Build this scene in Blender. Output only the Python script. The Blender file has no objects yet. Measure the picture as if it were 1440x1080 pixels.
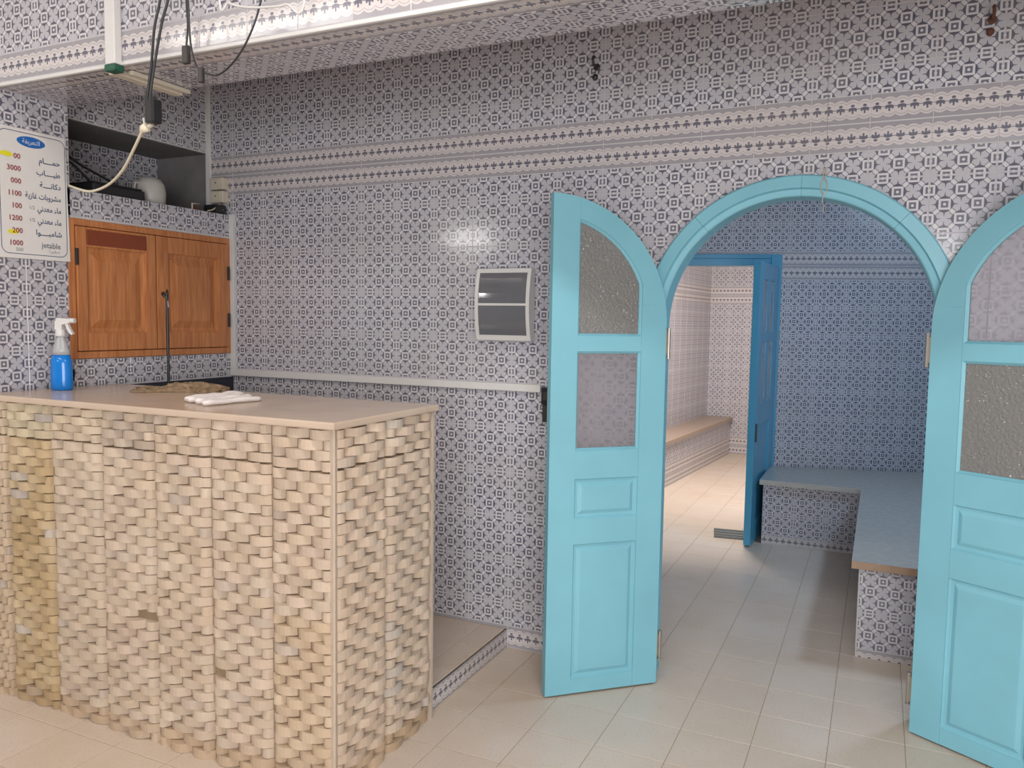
import bpy, bmesh, math, random
from mathutils import Vector, Matrix
random.seed(7)
scene = bpy.context.scene
COL = scene.collection
# ------------------------------------------------------------------ camera
F_PX = 1118.79
CAM = Vector((2.8711, -3.1774, 1.4714))
YAW, PITCH, ROLL = 0.4327, -0.0787, 0.0153
_f = Vector((-math.sin(YAW)*math.cos(PITCH), math.cos(YAW)*math.cos(PITCH), math.sin(PITCH)))
_r = Vector((math.cos(YAW), math.sin(YAW), 0))
_u = _r.cross(_f)
CR = math.cos(ROLL)*_r + math.sin(ROLL)*_u
CU = -math.sin(ROLL)*_r + math.cos(ROLL)*_u
cam_data = bpy.data.cameras.new('camera')
cam_data.sensor_fit = 'HORIZONTAL'; cam_data.sensor_width = 36
cam_data.lens = F_PX/1440*36; cam_data.clip_start = 0.05
cam = bpy.data.objects.new('camera', cam_data); COL.objects.link(cam)
cam.matrix_world = Matrix(((CR.x, CU.x, -_f.x, CAM.x), (CR.y, CU.y, -_f.y, CAM.y), (CR.z, CU.z, -_f.z, CAM.z), (0, 0, 0, 1)))
scene.camera = cam
def project(p):
    d = Vector(p)-CAM; z = d.dot(_f)
    if z < 0.05: return None
    return 720+F_PX*d.dot(CR)/z, 540-F_PX*d.dot(CU)/z
def in_view(p, m=70):
    q = project(p)
    return q is not None and -m < q[0] < 1440+m and -m < q[1] < 1080+m
# ------------------------------------------------------------------ world, lights, exposure
world = bpy.data.worlds.new('world'); scene.world = world; world.use_nodes = True
world.node_tree.nodes['Background'].inputs[0].default_value = (0.75, 0.85, 1.0, 1)
world.node_tree.nodes['Background'].inputs[1].default_value = 0.5
def area(name, loc, target, sx, sy, power, color, spread=180):
    l = bpy.data.lights.new(name, 'AREA'); l.shape = 'RECTANGLE'; l.size = sx; l.size_y = sy
    l.energy = power; l.color = color; l.spread = math.radians(spread)
    o = bpy.data.objects.new(name, l); COL.objects.link(o); o.location = loc
    o.rotation_euler = (Vector(target)-Vector(loc)).to_track_quat('-Z', 'Y').to_euler()
    return o
area('ceiling_tube_light', (-0.15, -2.55, 2.96), (-0.15, -2.55, 0), 1.2, 0.12, 17, (1.0, 0.96, 0.92))
area('ceiling_tube_light', (2.4, -2.0, 2.98), (2.4, -2.0, 0), 1.2, 0.12, 34, (1.0, 0.96, 0.93))
area('entrance_daylight', (4.0, -5.6, 1.25), (1.6, 0, 0.9), 2.6, 2.2, 190, (0.97, 0.98, 1.0))
area('wall_highlight_lamp', (-0.41, -3.0, 2.18), (1.2, 0, 1.8), 0.35, 0.06, 4, (1.0, 0.97, 0.95))  # unseen lamp added to give the highlight on the tiled back wall
area('middle_room_lamp', (3.82, 1.35, 2.74), (2.9, 1.5, 0), 0.45, 0.25, 30, (0.50, 0.72, 1.0))
area('far_room_lamp', (1.75, 3.25, 2.42), (1.7, 4.1, 0), 0.6, 0.12, 80, (1.0, 0.93, 0.88))
vs = scene.view_settings
vs.view_transform = 'Standard'; vs.look = 'None'; vs.gamma = 1.0; vs.use_curve_mapping = False
vs.exposure = -0.22
# ------------------------------------------------------------------ node helpers
def srgb(r, g, b):
    f = lambda c: (c/255/12.92) if c/255 <= 0.04045 else ((c/255+0.055)/1.055)**2.4
    return (f(r), f(g), f(b), 1)
class X:
    def __init__(s, nt, k): s.nt, s.k = nt, k
    def op(s, o, *a):
        n = s.nt.nodes.new('ShaderNodeMath'); n.operation = o
        for i, v in enumerate((s,)+a):
            if isinstance(v, X): s.nt.links.new(v.k, n.inputs[i])
            else: n.inputs[i].default_value = v
        return X(s.nt, n.outputs[0])
    def __add__(s, o): return s.op('ADD', o)
    def __sub__(s, o): return s.op('SUBTRACT', o)
    def __mul__(s, o): return s.op('MULTIPLY', o)
    def __truediv__(s, o): return s.op('DIVIDE', o)
    def lt(s, o): return s.op('LESS_THAN', o)
    def gt(s, o): return s.op('GREATER_THAN', o)
    def fr(s): return s.op('FRACT')
    def ab(s): return s.op('ABSOLUTE')
    def mx(s, o): return s.op('MAXIMUM', o)
    def mn(s, o): return s.op('MINIMUM', o)
    def sq(s): return s.op('SQRT')
    def within(s, a, b): return s.gt(a)*s.lt(b)
def new_mat(name, rough=0.5, spec=0.5, color=(0.8, 0.8, 0.8, 1), metal=0.0):
    m = bpy.data.materials.new(name); m.use_nodes = True
    b = m.node_tree.nodes['Principled BSDF']
    b.inputs['Base Color'].default_value = color; b.inputs['Roughness'].default_value = rough
    b.inputs['Metallic'].default_value = metal
    b.inputs['Specular IOR Level'].default_value = spec
    return m, m.node_tree, b
def uv_xy(nt):
    t = nt.nodes.new('ShaderNodeTexCoord'); s = nt.nodes.new('ShaderNodeSeparateXYZ')
    nt.links.new(t.outputs['UV'], s.inputs[0]); return X(nt, s.outputs[0]), X(nt, s.outputs[1])
def mixc(nt, fac, a, b):
    n = nt.nodes.new('ShaderNodeMix'); n.data_type = 'RGBA'
    for v, i in ((fac, 0), (a, 6), (b, 7)):
        if isinstance(v, X): nt.links.new(v.k, n.inputs[i])
        elif hasattr(v, 'links'): nt.links.new(v, n.inputs[i])
        else: n.inputs[i].default_value = v
    return n.outputs[2]
def noise(nt, scale, detail=3, coord='Object', rough=0.5):
    t = nt.nodes.new('ShaderNodeTexCoord'); n = nt.nodes.new('ShaderNodeTexNoise')
    n.inputs['Scale'].default_value = scale; n.inputs['Detail'].default_value = detail
    n.inputs['Roughness'].default_value = rough
    if coord == 'World':
        g = nt.nodes.new('ShaderNodeNewGeometry'); nt.links.new(g.outputs['Position'], n.inputs['Vector'])
    else: nt.links.new(t.outputs[coord], n.inputs['Vector'])
    return X(nt, n.outputs[0])
def ramp(nt, x, lo, hi):
    n = nt.nodes.new('ShaderNodeMapRange'); n.clamp = True
    nt.links.new(x.k, n.inputs[0]); n.inputs[1].default_value = lo; n.inputs[2].default_value = hi
    return X(nt, n.outputs[0])
def bump(nt, b, h, strength=0.2, dist=0.01):
    n = nt.nodes.new('ShaderNodeBump'); n.inputs['Strength'].default_value = strength; n.inputs['Distance'].default_value = dist
    nt.links.new(h.k, n.inputs['Height']); nt.links.new(n.outputs[0], b.inputs['Normal'])
def simple(name, rgb, rough=0.5, metal=0.0, vary=0.06, scale=25, bmp=0.0, spec=0.5):
    m, nt, b = new_mat(name, rough, spec, srgb(*rgb), metal)
    c = srgb(*rgb); n = noise(nt, scale, 4)
    d = tuple(max(0, x*(1-vary*2.2)) for x in c[:3])+(1,); e = tuple(min(1, x*(1+vary)) for x in c[:3])+(1,)
    nt.links.new(mixc(nt, n, d, e), b.inputs['Base Color'])
    if bmp: bump(nt, b, n, bmp, 0.004)
    return m
# ------------------------------------------------------------------ materials
def tile_material():
    m, nt, b = new_mat('patterned_glazed_tile', 0.16)
    u, v = uv_xy(nt)
    a1 = (u+v).fr()-0.5; b1 = (u-v).fr()-0.5
    p = ((a1+b1)*0.5).ab(); q = ((a1-b1)*0.5).ab()
    mxx = p.mx(q); mnn = p.mn(q); r = (p*p+q*q).sq()
    s = (p+q)*0.7071; t = (p-q).ab()*0.7071
    jd = (((u*0.5+0.5).fr()-0.5).ab()).mn(((v*0.5+0.5).fr()-0.5).ab())      # distance to the tile joint
    ring = mxx.lt(0.122)*r.gt(0.05)*(mxx.gt(0.105)*0.35+mxx.lt(0.105001)*0.9)
    caps = mxx.gt(0.188)*(r+mnn*0.25).lt(0.297)
    spike = mnn.lt((mxx*-0.16)+0.070)*mxx.within(0.25, 0.43)
    bars = t.within(0.066, 0.090)*s.gt(0.26)*s.lt(0.45)*0.85
    caple = t.lt(0.09)*(s-0.256).ab().lt(0.010)*0.6
    dark = ring.mx(caps).mx(spike).mx(bars).mx(caple)*jd.gt(0.020)
    bright = (mxx.within(0.122, 0.188)).mx(t.lt(0.066)*s.gt(0.266)).mx(r.lt(0.05))
    n = noise(nt, 2.2, 4, 'World'); n2 = noise(nt, 260, 2, 'World')
    base = mixc(nt, bright, srgb(187, 184, 191), srgb(210, 206, 210))
    col = mixc(nt, dark*(n2*0.25+0.82), base, srgb(86, 86, 101))
    oi = nt.nodes.new('ShaderNodeObjectInfo'); rnd = X(nt, oi.outputs['Random'])
    col = mixc(nt, ramp(nt, n, 0.45, 0.75)*0.20+rnd*0.06, col, srgb(168, 160, 152))
    nt.links.new(col, b.inputs['Base Color'])
    rr = ramp(nt, n, 0.3, 0.8)*0.10+0.10
    nt.links.new(rr.k, b.inputs['Roughness'])
    bump(nt, b, noise(nt, 9, 2, 'World'), 0.05, 0.01)
    return m
def border_material():
    m, nt, b = new_mat('palm_border_tile', 0.16)
    u, v = uv_xy(nt)
    x = ((u.fr()-0.5)*4); ax = x.ab(); y = v*10
    sc = (u.fr()-0.5)*(u.fr()-0.5)*3.4
    zone = (y-sc).gt(1.5)*(y+sc).lt(8.5)
    line = ((y-sc-2.3).ab().lt(0.14)).mx((y+sc-7.7).ab().lt(0.14))
    crown = ((x*x)/2.0+((y-5.15)*(y-5.15))/0.36).lt(1.0)
    fr_ = (ax-1.05).ab().lt(0.30)*y.within(4.3, 5.1)
    trunk = ax.lt(0.30)*y.within(3.5, 5.0)
    dome = ((x*x)/0.42+((y-6.35)*(y-6.35))/0.22).lt(1.0)
    link = (y-5.15).ab().lt(0.12)
    dark = crown.mx(fr_).mx(trunk).mx(dome).mx(link)
    col = mixc(nt, zone, srgb(160, 156, 161), srgb(206, 198, 197))
    col = mixc(nt, line*zone*0.45, col, srgb(120, 112, 118))
    col = mixc(nt, dark*0.92, col, srgb(92, 92, 108))
    edge = y.lt(0.25).mx(y.gt(9.75))
    col = mixc(nt, edge, col, srgb(200, 197, 200))
    n = noise(nt, 2.2, 4, 'World')
    col = mixc(nt, ramp(nt, n, 0.45, 0.75)*0.22, col, srgb(170, 158, 145))
    nt.links.new(col, b.inputs['Base Color'])
    bump(nt, b, noise(nt, 9, 2, 'World'), 0.05, 0.01)
    return m
def floor_material():
    m, nt, b = new_mat('terrazzo_floor', 0.32)
    n1 = noise(nt, 1.7, 5, 'World', 0.6); n2 = noise(nt, 110, 2, 'World'); n3 = noise(nt, 320, 1, 'World')
    c = mixc(nt, ramp(nt, n1, 0.35, 0.7), srgb(216, 201, 187), srgb(206, 186, 167))
    c = mixc(nt, ramp(nt, n2, 0.55, 0.72)*0.35, c, srgb(172, 150, 126))
    c = mixc(nt, ramp(nt, n3, 0.62, 0.75)*0.30, c, srgb(236, 228, 216))
    oi = nt.nodes.new('ShaderNodeObjectInfo')
    c = mixc(nt, X(nt, oi.outputs['Random'])*0.18, c, srgb(190, 172, 150))
    nt.links.new(c, b.inputs['Base Color'])
    rr = ramp(nt, n1, 0.3, 0.8)*0.2+0.28; nt.links.new(rr.k, b.inputs['Roughness'])
    return m
def stone_material():
    m, nt, b = new_mat('split_face_stone', 0.75)
    oi = nt.nodes.new('ShaderNodeObjectInfo')
    at = nt.nodes.new('ShaderNodeAttribute'); at.attribute_name = 'tint'
    mul = nt.nodes.new('ShaderNodeMix'); mul.data_type = 'RGBA'; mul.blend_type = 'MULTIPLY'; mul.inputs[0].default_value = 1
    nt.links.new(oi.outputs['Color'], mul.inputs[6]); nt.links.new(at.outputs['Color'], mul.inputs[7])
    n = noise(nt, 38, 5, 'World', 0.6); n2 = noise(nt, 5, 3, 'World')
    c = mixc(nt, ramp(nt, n, 0.45, 0.8)*0.22, mul.outputs[2], srgb(176, 146, 110))
    c = mixc(nt, ramp(nt, n2, 0.5, 0.75)*0.22, c, srgb(226, 212, 192))
    nt.links.new(c, b.inputs['Base Color']); bump(nt, b, n, 0.35, 0.004)
    return m
def wood_material():
    m, nt, b = new_mat('varnished_orange_wood', 0.32)
    t = nt.nodes.new('ShaderNodeTexCoord'); mp = nt.nodes.new('ShaderNodeMapping')
    g = nt.nodes.new('ShaderNodeNewGeometry'); nt.links.new(g.outputs['Position'], mp.inputs[0]); mp.inputs['Scale'].default_value = (9, 26, 2.2)
    n = nt.nodes.new('ShaderNodeTexNoise'); nt.links.new(mp.outputs[0], n.inputs['Vector']); n.inputs['Scale'].default_value = 3; n.inputs['Detail'].default_value = 5
    k = X(nt, n.outputs[0])
    c = mixc(nt, ramp(nt, k, 0.3, 0.72), srgb(170, 102, 56), srgb(200, 134, 84))
    nt.links.new(c, b.inputs['Base Color']); return m
def paint_material(name, rgb, rough=0.38):
    m, nt, b = new_mat(name, rough)
    n = noise(nt, 3.0, 4, 'World'); n2 = noise(nt, 60, 3, 'World')
    c = srgb(*rgb); d = tuple(x*0.88 for x in c[:3])+(1,)
    nt.links.new(mixc(nt, ramp(nt, n, 0.3, 0.75), c, d), b.inputs['Base Color']); bump(nt, b, n2, 0.06, 0.003)
    return m
def glass_material(name, rough, tint, trans, bscale, bstr, specks=False):
    m, nt, b = new_mat(name, rough, 0.5, srgb(*tint)); b.inputs['Transmission Weight'].default_value = trans
    b.inputs['IOR'].default_value = 1.3
    n = noise(nt, bscale, 2, 'World'); bump(nt, b, ramp(nt, n, 0.35, 0.75), bstr, 0.01)
    k = ramp(nt, noise(nt, 150, 1, 'World'), 0.71, 0.77) if specks else ramp(nt, noise(nt, 6, 3, 'World'), 0.4, 0.9)*0.15  # sparkle and dirt of the textured glass painted in as white specks
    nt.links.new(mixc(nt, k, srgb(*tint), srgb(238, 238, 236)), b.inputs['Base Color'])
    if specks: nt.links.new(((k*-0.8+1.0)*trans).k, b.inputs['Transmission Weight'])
    return m
M = {
 'tile': tile_material(), 'border': border_material(), 'floor': floor_material(), 'stone': stone_material(), 'wood': wood_material(),
 'grout': simple('grey_grout', (200, 196, 196), 0.8), 'floor_grout': simple('floor_grout', (166, 147, 126), 0.9),
 'tan_edge': simple('tan_worn_edge', (178, 146, 120), 0.5, vary=0.2, scale=18), 'niche_shade': simple('niche_shade_grey', (120, 117, 116), 0.9, vary=0.15, scale=12), 'plaster': simple('white_plaster', (222, 218, 212), 0.8), 'trim_white': simple('white_plastic', (216, 213, 210), 0.35, vary=0.03),
 'blue': paint_material('turquoise_gloss_paint', (128, 190, 206)), 'deep_blue': paint_material('deep_blue_gloss_paint', (74, 152, 186), 0.28),
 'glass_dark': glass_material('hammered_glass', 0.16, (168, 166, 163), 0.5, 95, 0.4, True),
 'glass_frost': glass_material('frosted_glass', 0.16, (232, 228, 234), 0.86, 40, 0.12),
 'mortar': simple('pale_mortar', (190, 172, 154), 0.85, bmp=0.4), 'core': simple('dark_mortar_bed', (150, 128, 100), 0.9),
 'marble': simple('beige_marble', (202, 180, 160), 0.22, vary=0.08, scale=7), 'grey_marble': simple('grey_marble', (186, 182, 174), 0.2, vary=0.10, scale=30),
 'marble_edge': simple('tan_marble_edge', (164, 144, 128), 0.4), 'black': simple('black_plastic', (34, 34, 36), 0.35, vary=0.02),
 'granite': simple('dark_slate_upstand', (46, 50, 60), 0.2, vary=0.15, scale=120), 'steel': simple('dull_steel', (176, 168, 158), 0.38, 0.85),
 'dark_steel': simple('dark_steel', (74, 70, 68), 0.45, 0.6), 'rust': simple('rusty_iron', (98, 62, 48), 0.8, bmp=0.5),
 'cream_plastic': simple('cream_plastic', (226, 216, 190), 0.4, vary=0.03), 'beige_plastic': simple('beige_plastic', (206, 196, 178), 0.4, vary=0.03),
 'green': simple('dark_green_plastic', (34, 86, 66), 0.4), 'smoke': None, 'red_wood': simple('reddish_wood', (132, 62, 34), 0.4, vary=0.12, scale=40),
 'dark_stain': simple('dark_stained_hole', (74, 42, 24), 0.7), 'board': simple('white_board_plastic', (226, 222, 218), 0.25, vary=0.02),
 'ink_blue': simple('navy_ink', (44, 66, 110), 0.5), 'ink_red': simple('dark_red_ink', (150, 62, 66), 0.5), 'ink_grey': simple('grey_ink', (128, 134, 142), 0.5),
 'oval': simple('blue_print', (40, 104, 180), 0.35), 'yellow': simple('yellow_marker', (232, 224, 40), 0.5), 'white_ink': simple('white_print', (236, 236, 236), 0.4),
 'liquid': None, 'clear': None, 'burlap': simple('brown_burlap', (160, 134, 104), 0.95, vary=0.4, scale=45, bmp=0.8), 'towel': simple('pinkish_white_towel', (240, 230, 226), 0.95, vary=0.06, scale=120, bmp=0.6),
 'ceramic': simple('off_white_plastic_cup', (190, 186, 180), 0.4), 'slate': simple('grey_metal_threshold', (120, 122, 120), 0.45, 0.4), 'label_green': simple('green_label_strip', (58, 120, 70), 0.6),
}
m, nt, b = new_mat('smoked_plastic_window', 0.06, 0.6, srgb(66, 68, 76)); b.inputs['Transmission Weight'].default_value = 0.4; M['smoke'] = m
nt.links.new(mixc(nt, noise(nt, 8, 2)*0.2, srgb(132, 133, 138), srgb(112, 114, 122)), b.inputs['Base Color'])
m, nt, b = new_mat('blue_cleaning_liquid', 0.12, 0.5, srgb(16, 120, 206)); M['liquid'] = m
nt.links.new(mixc(nt, noise(nt, 12, 2)*0.3, srgb(14, 124, 212), srgb(10, 100, 184)), b.inputs['Base Color'])
m, nt, b = new_mat('translucent_bottle_plastic', 0.25, 0.5, srgb(210, 214, 216)); b.inputs['Transmission Weight'].default_value = 0.45; M['clear'] = m
nt.links.new(mixc(nt, noise(nt, 12, 2)*0.3, srgb(214, 216, 218), srgb(190, 196, 200)), b.inputs['Base Color'])
# ------------------------------------------------------------------ mesh helpers
def link(name, me, mat=None, parent=None):
    o = bpy.data.objects.new(name, me); COL.objects.link(o)
    if mat is not None and me is not None and not me.materials: me.materials.append(mat)
    if parent is not None: o.parent = parent
    return o
def obj(name, bm, mat, parent=None, smooth=False):
    me = bpy.data.meshes.new(name); bmesh.ops.recalc_face_normals(bm, faces=bm.faces[:]); bm.to_mesh(me); bm.free()
    if smooth: me.shade_smooth()
    return link(name, me, mat, parent)
def empty(name, loc, rz=0):
    o = bpy.data.objects.new(name, None); COL.objects.link(o); o.location = loc; o.rotation_euler = (0, 0, rz); o.empty_display_size = 0.05
    return o
def tag(o, label, cat, group=None, kind=None):
    o['label'] = label; o['category'] = cat
    if group: o['group'] = group
    if kind: o['kind'] = kind
    return o
def bx(bm, x0, x1, y0, y1, z0, z1, bev=0.0, mtx=None):
    vs_ = [bm.verts.new((x, y, z)) for x in (x0, x1) for y in (y0, y1) for z in (z0, z1)]
    fs = [bm.faces.new([vs_[i] for i in f]) for f in ((0, 1, 3, 2), (4, 6, 7, 5), (0, 4, 5, 1), (2, 3, 7, 6), (0, 2, 6, 4), (1, 5, 7, 3))]
    if bev:
        es = {e for f in fs for e in f.edges}
        r = bmesh.ops.bevel(bm, geom=list(es), offset=bev, segments=2, affect='EDGES', profile=0.5)
        vs_ = r['verts']
    if mtx is not None: bmesh.ops.transform(bm, matrix=mtx, verts=list({v for v in vs_ if v.is_valid}))
    return bm
def box(name, x0, x1, y0, y1, z0, z1, mat, parent=None, bev=0.0):
    return obj(name, bx(bmesh.new(), x0, x1, y0, y1, z0, z1, bev), mat, parent)
def prism(bm, pts, a, b_, ax):
    """extrude 2-D polygon pts along axis ax ('x','y','z') from a to b_"""
    def P(p, d): return {'y': (p[0], d, p[1]), 'z': (p[0], p[1], d), 'x': (d, p[0], p[1])}[ax]
    lo = [bm.verts.new(P(p, a)) for p in pts]; hi = [bm.verts.new(P(p, b_)) for p in pts]
    bm.faces.new(lo); bm.faces.new(hi[::-1]); n = len(pts)
    for i in range(n): bm.faces.new((lo[i], hi[i], hi[(i+1) % n], lo[(i+1) % n]))
    return bm
def tube(bm, pts, r, seg=8, cap=True):
    pts = [Vector(p) for p in pts]; rings = []
    rr = r if isinstance(r, (list, tuple)) else [r]*len(pts)
    t0 = (pts[1]-pts[0]).normalized(); ref = Vector((0, 0, 1)) if abs(t0.z) < 0.9 else Vector((1, 0, 0)); n = t0.cross(ref).normalized()
    for i, p in enumerate(pts):
        t = ((pts[min(i+1, len(pts)-1)]-p).normalized()+(p-pts[max(i-1, 0)]).normalized())
        if t.length < 1e-6: t = t0
        t.normalize(); n = (n-t*n.dot(t)).normalized(); bn = t.cross(n)
        rings.append([bm.verts.new(p+rr[i]*(math.cos(6.28318*k/seg)*n+math.sin(6.28318*k/seg)*bn)) for k in range(seg)])
    for a, c in zip(rings, rings[1:]):
        for k in range(seg): bm.faces.new((a[k], a[(k+1) % seg], c[(k+1) % seg], c[k]))
    if cap: bm.faces.new(rings[0]); bm.faces.new(rings[-1][::-1])
    return bm
def spline(pts, n=8):
    pts = [Vector(p) for p in pts]; out = []
    P = [pts[0]*2-pts[1]]+pts+[pts[-1]*2-pts[-2]]
    for i in range(1, len(P)-2):
        a, b1, c, d = P[i-1], P[i], P[i+1], P[i+2]
        for k in range(n):
            t = k/n
            out.append(0.5*((2*b1)+(c-a)*t+(2*a-5*b1+4*c-d)*t*t+(3*b1-a-3*c+d)*t**3))
    return out+[pts[-1]]
def lathe(bm, prof, loc=(0, 0, 0), seg=20, sx=1.0, sy=1.0):
    rings = [[bm.verts.new((loc[0]+r*sx*math.cos(6.28318*k/seg), loc[1]+r*sy*math.sin(6.28318*k/seg), loc[2]+z)) for k in range(seg)] for r, z in prof]
    for a, c in zip(rings, rings[1:]):
        for k in range(seg): bm.faces.new((a[k], a[(k+1) % seg], c[(k+1) % seg], c[k]))
    bm.faces.new(rings[0][::-1]); bm.faces.new(rings[-1]); return bm
# ------------------------------------------------------------------ tiling
PP = 0.1                      # one pattern period
GAP, TH, CH = 0.0011, 0.006, 0.0011
def clip_half(poly, a, b_, keep_left):
    """clip convex poly by line a->b_, keeping left (or right) side"""
    out = []; n = len(poly)
    def side(p):
        s = (b_[0]-a[0])*(p[1]-a[1])-(b_[1]-a[1])*(p[0]-a[0])
        return s if keep_left else -s
    for i in range(n):
        p, q = poly[i], poly[(i+1) % n]; sp, sq_ = side(p), side(q)
        if sp >= 0: out.append(p)
        if (sp > 0 and sq_ < 0) or (sp < 0 and sq_ > 0):
            t = sp/(sp-sq_); out.append((p[0]+(q[0]-p[0])*t, p[1]+(q[1]-p[1])*t))
    return out
def parea(p): return 0.5*abs(sum(p[i][0]*p[(i+1) % len(p)][1]-p[(i+1) % len(p)][0]*p[i][1] for i in range(len(p))))
def subtract(poly, hole):
    """convex poly minus convex hole (ccw) -> list of convex pieces"""
    rest = poly; out = []; n = len(hole)
    for i in range(n):
        a, c = hole[i], hole[(i+1) % n]
        o = clip_half(rest, a, c, False)
        if len(o) > 2 and parea(o) > 2e-6: out.append(o)
        rest = clip_half(rest, a, c, True)
        if len(rest) < 3 or parea(rest) < 2e-6: break
    return out
def tile_geo(w, h, kind, th=TH, gap=GAP, ch=CH):
    x0, x1, y0, y1 = gap, w-gap, gap, h-gap
    v = [(x0, y0, 0), (x1, y0, 0), (x1, y1, 0), (x0, y1, 0), (x0, y0, th-ch), (x1, y0, th-ch), (x1, y1, th-ch), (x0, y1, th-ch),
         (x0+ch, y0+ch, th), (x1-ch, y0+ch, th), (x1-ch, y1-ch, th), (x0+ch, y1-ch, th)]
    f = [(8, 9, 10, 11)]
    for k in range(4):
        j = (k+1) % 4
        f += [(k, j, 4+j, 4+k), (4+k, 4+j, 8+j, 8+k)]
    return v, f
def poly_geo(pieces, x0, y0, th=TH):
    v, f = [], []
    for p in pieces:
        s = len(v); n = len(p)
        if sum(p[i][0]*p[(i+1) % n][1]-p[(i+1) % n][0]*p[i][1] for i in range(n)) < 0: p = p[::-1]
        v += [(q[0]-x0, q[1]-y0, th) for q in p]+[(q[0]-x0, q[1]-y0, 0) for q in p]
        f.append(tuple(range(s, s+n)))
        f += [(s+(i+1) % n, s+i, s+n+i, s+n+(i+1) % n) for i in range(n)]
    return v, f
def uv_of(kind, ph, x, y, h):
    if kind == 'tile': return (x+ph[0])/PP, (y+ph[1])/PP
    if kind == 'border': return (x+ph[0])/0.04, (y+ph[1])/0.1
    if kind == 'border_flip': return (x+ph[0])/0.04, 1-(y+ph[1])/0.1
    return x, y
TCACHE = {}
def build_mesh(name, v, f, kind, ph, h, mat):
    me = bpy.data.meshes.new(name); me.from_pydata(v, [], f)
    ul = me.uv_layers.new(name='UVMap')
    for lp in me.loops:
        c = me.vertices[lp.vertex_index].co; ul.data[lp.index].uv = uv_of(kind, ph, c.x, c.y, h)
    me.materials.append(mat); return me
def tiled(parent, O, U, V, us, rows, uorg=0.0, hole=None, name='tile', margin=70, kindmat=None, thick=TH, gap=GAP, cap=300, lift=0.0):
    """rows: list of (v0, v1, kind, vphase); us: breakpoints along U. In-view tiles become child objects, the rest one joined part"""
    O, U, V = Vector(O), Vector(U).normalized(), Vector(V).normalized(); N = U.cross(V)
    SV, SF, SUV, SM = [], [], [], []
    mats = [M['tile'], M['border'], M['floor']]
    for (v0, v1, kind, vph) in rows:
        mi = {'tile': 0, 'border': 1, 'border_flip': 1, 'floor': 2}[kind]
        for u0, u1 in zip(us, us[1:]):
            w, h = u1-u0, v1-v0
            if w < 0.004 or h < 0.004: continue
            ph = (round((u0-uorg) % 0.2, 4), round(vph, 4))
            key = (round(w, 4), round(h, 4), kind, ph, thick)
            pieces = None
            if hole is not None:
                rect = [(u0+GAP, v0+GAP), (u1-GAP, v0+GAP), (u1-GAP, v1-GAP), (u0+GAP, v1-GAP)]
                pc = subtract(rect, hole)
                if sum(map(parea, pc)) < 0.0004: continue
                if abs(sum(map(parea, pc))-parea(rect)) > 1e-6: pieces = pc
            org = O+U*u0+V*v0
            ctr = org+U*w*0.5+V*h*0.5
            mt = Matrix(((U.x, V.x, N.x, org.x), (U.y, V.y, N.y, org.y), (U.z, V.z, N.z, org.z), (0, 0, 0, 1)))
            view = in_view(ctr, margin)
            if pieces: v, f = poly_geo(pieces, u0, v0, thick)
            else: v, f = tile_geo(w, h, kind, thick, gap)
            if view and COUNT.get(parent.name, 0) < cap:
                COUNT[parent.name] = COUNT.get(parent.name, 0)+1
                if pieces: me = build_mesh(name, v, f, kind, ph, h, mats[mi])
                else:
                    if key not in TCACHE: TCACHE[key] = build_mesh(name, v, f, kind, ph, h, mats[mi])
                    me = TCACHE[key]
                o = link(name, me, None, parent); o.matrix_basis = mt
            else:
                s = len(SV); SV += [tuple(mt @ Vector(c)) for c in v]
                for ff in f:
                    SF.append(tuple(s+i for i in ff)); SM.append(mi); SUV += [uv_of(kind, ph, v[i][0], v[i][1], h) for i in ff]
    if SF:
        me = bpy.data.meshes.new(name+'_field'); me.from_pydata(SV, [], SF)
        ul = me.uv_layers.new(name='UVMap')
        for i, uv in enumerate(SUV): ul.data[i].uv = uv
        for q in mats: me.materials.append(q)
        for i, p in enumerate(me.polygons): p.material_index = SM[i]
        o = link(name+'_field', me, None, parent); o['kind'] = 'stuff'
COUNT = {}
def rng(a, b_, step, org):
    """breakpoints from a to b_ on the grid org + k*step"""
    k = math.ceil((a-org)/step+1e-6); out = [a]
    while org+k*step < b_-1e-6: out.append(org+k*step); k += 1
    return out+[b_]
def trows(bps, kind='tile', vorg=0.0): return [(a, c, kind, (a-vorg) % 0.2) for a, c in zip(bps, bps[1:])]
# ------------------------------------------------------------------ SETTING: main wall with arched doorway
AX, AZ, AR = 2.56, 1.462, 0.49
def arch_poly(r, base=-0.01, n=28):
    return [(AX-r, base), (AX+r, base)]+[(AX+r*math.cos(math.pi*k/n), AZ+r*math.sin(math.pi*k/n)) for k in range(n+1)]
HOLE = arch_poly(0.53)
bm = bmesh.new()
for pc in subtract([(-0.8, -0.005), (5.2, -0.005), (5.2, 3.05), (-0.8, 3.05)], arch_poly(0.5)): prism(bm, pc, 0.0013, 0.11, 'y')
wall_back = obj('wall_back', bm, M['grout'])
tag(wall_back, 'long wall of blue and grey patterned tiles around the arched doorway', 'wall', kind='structure')
us = rng(-0.376, 4.6, 0.2, 0.0)
rows = trows([0.1, 0.2, 0.4, 0.6, 0.8, 1.0, 1.2, 1.4, 1.6, 1.8, 2.0, 2.1])+trows([2.3, 2.4, 2.6, 2.8, 3.04])
tiled(wall_back, (0, 0.006, 0), (1, 0, 0), (0, 0, 1), us, rows, 0, HOLE)
tr = obj('trim_1', bx(bmesh.new(), -0.75, 4.6, 0.0009, 0.0013, 2.1, 2.3), M['grout'])
tag(tr, 'double palm motif tile band running across the main wall above the arch', 'tile border', kind='structure')
tiled(tr, (0, 0.006, 0), (1, 0, 0), (0, 0, 1), us, [(2.2, 2.3, 'border', 0), (2.1, 2.2, 'border_flip', 0)], 0, None, 'border_tile')
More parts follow.
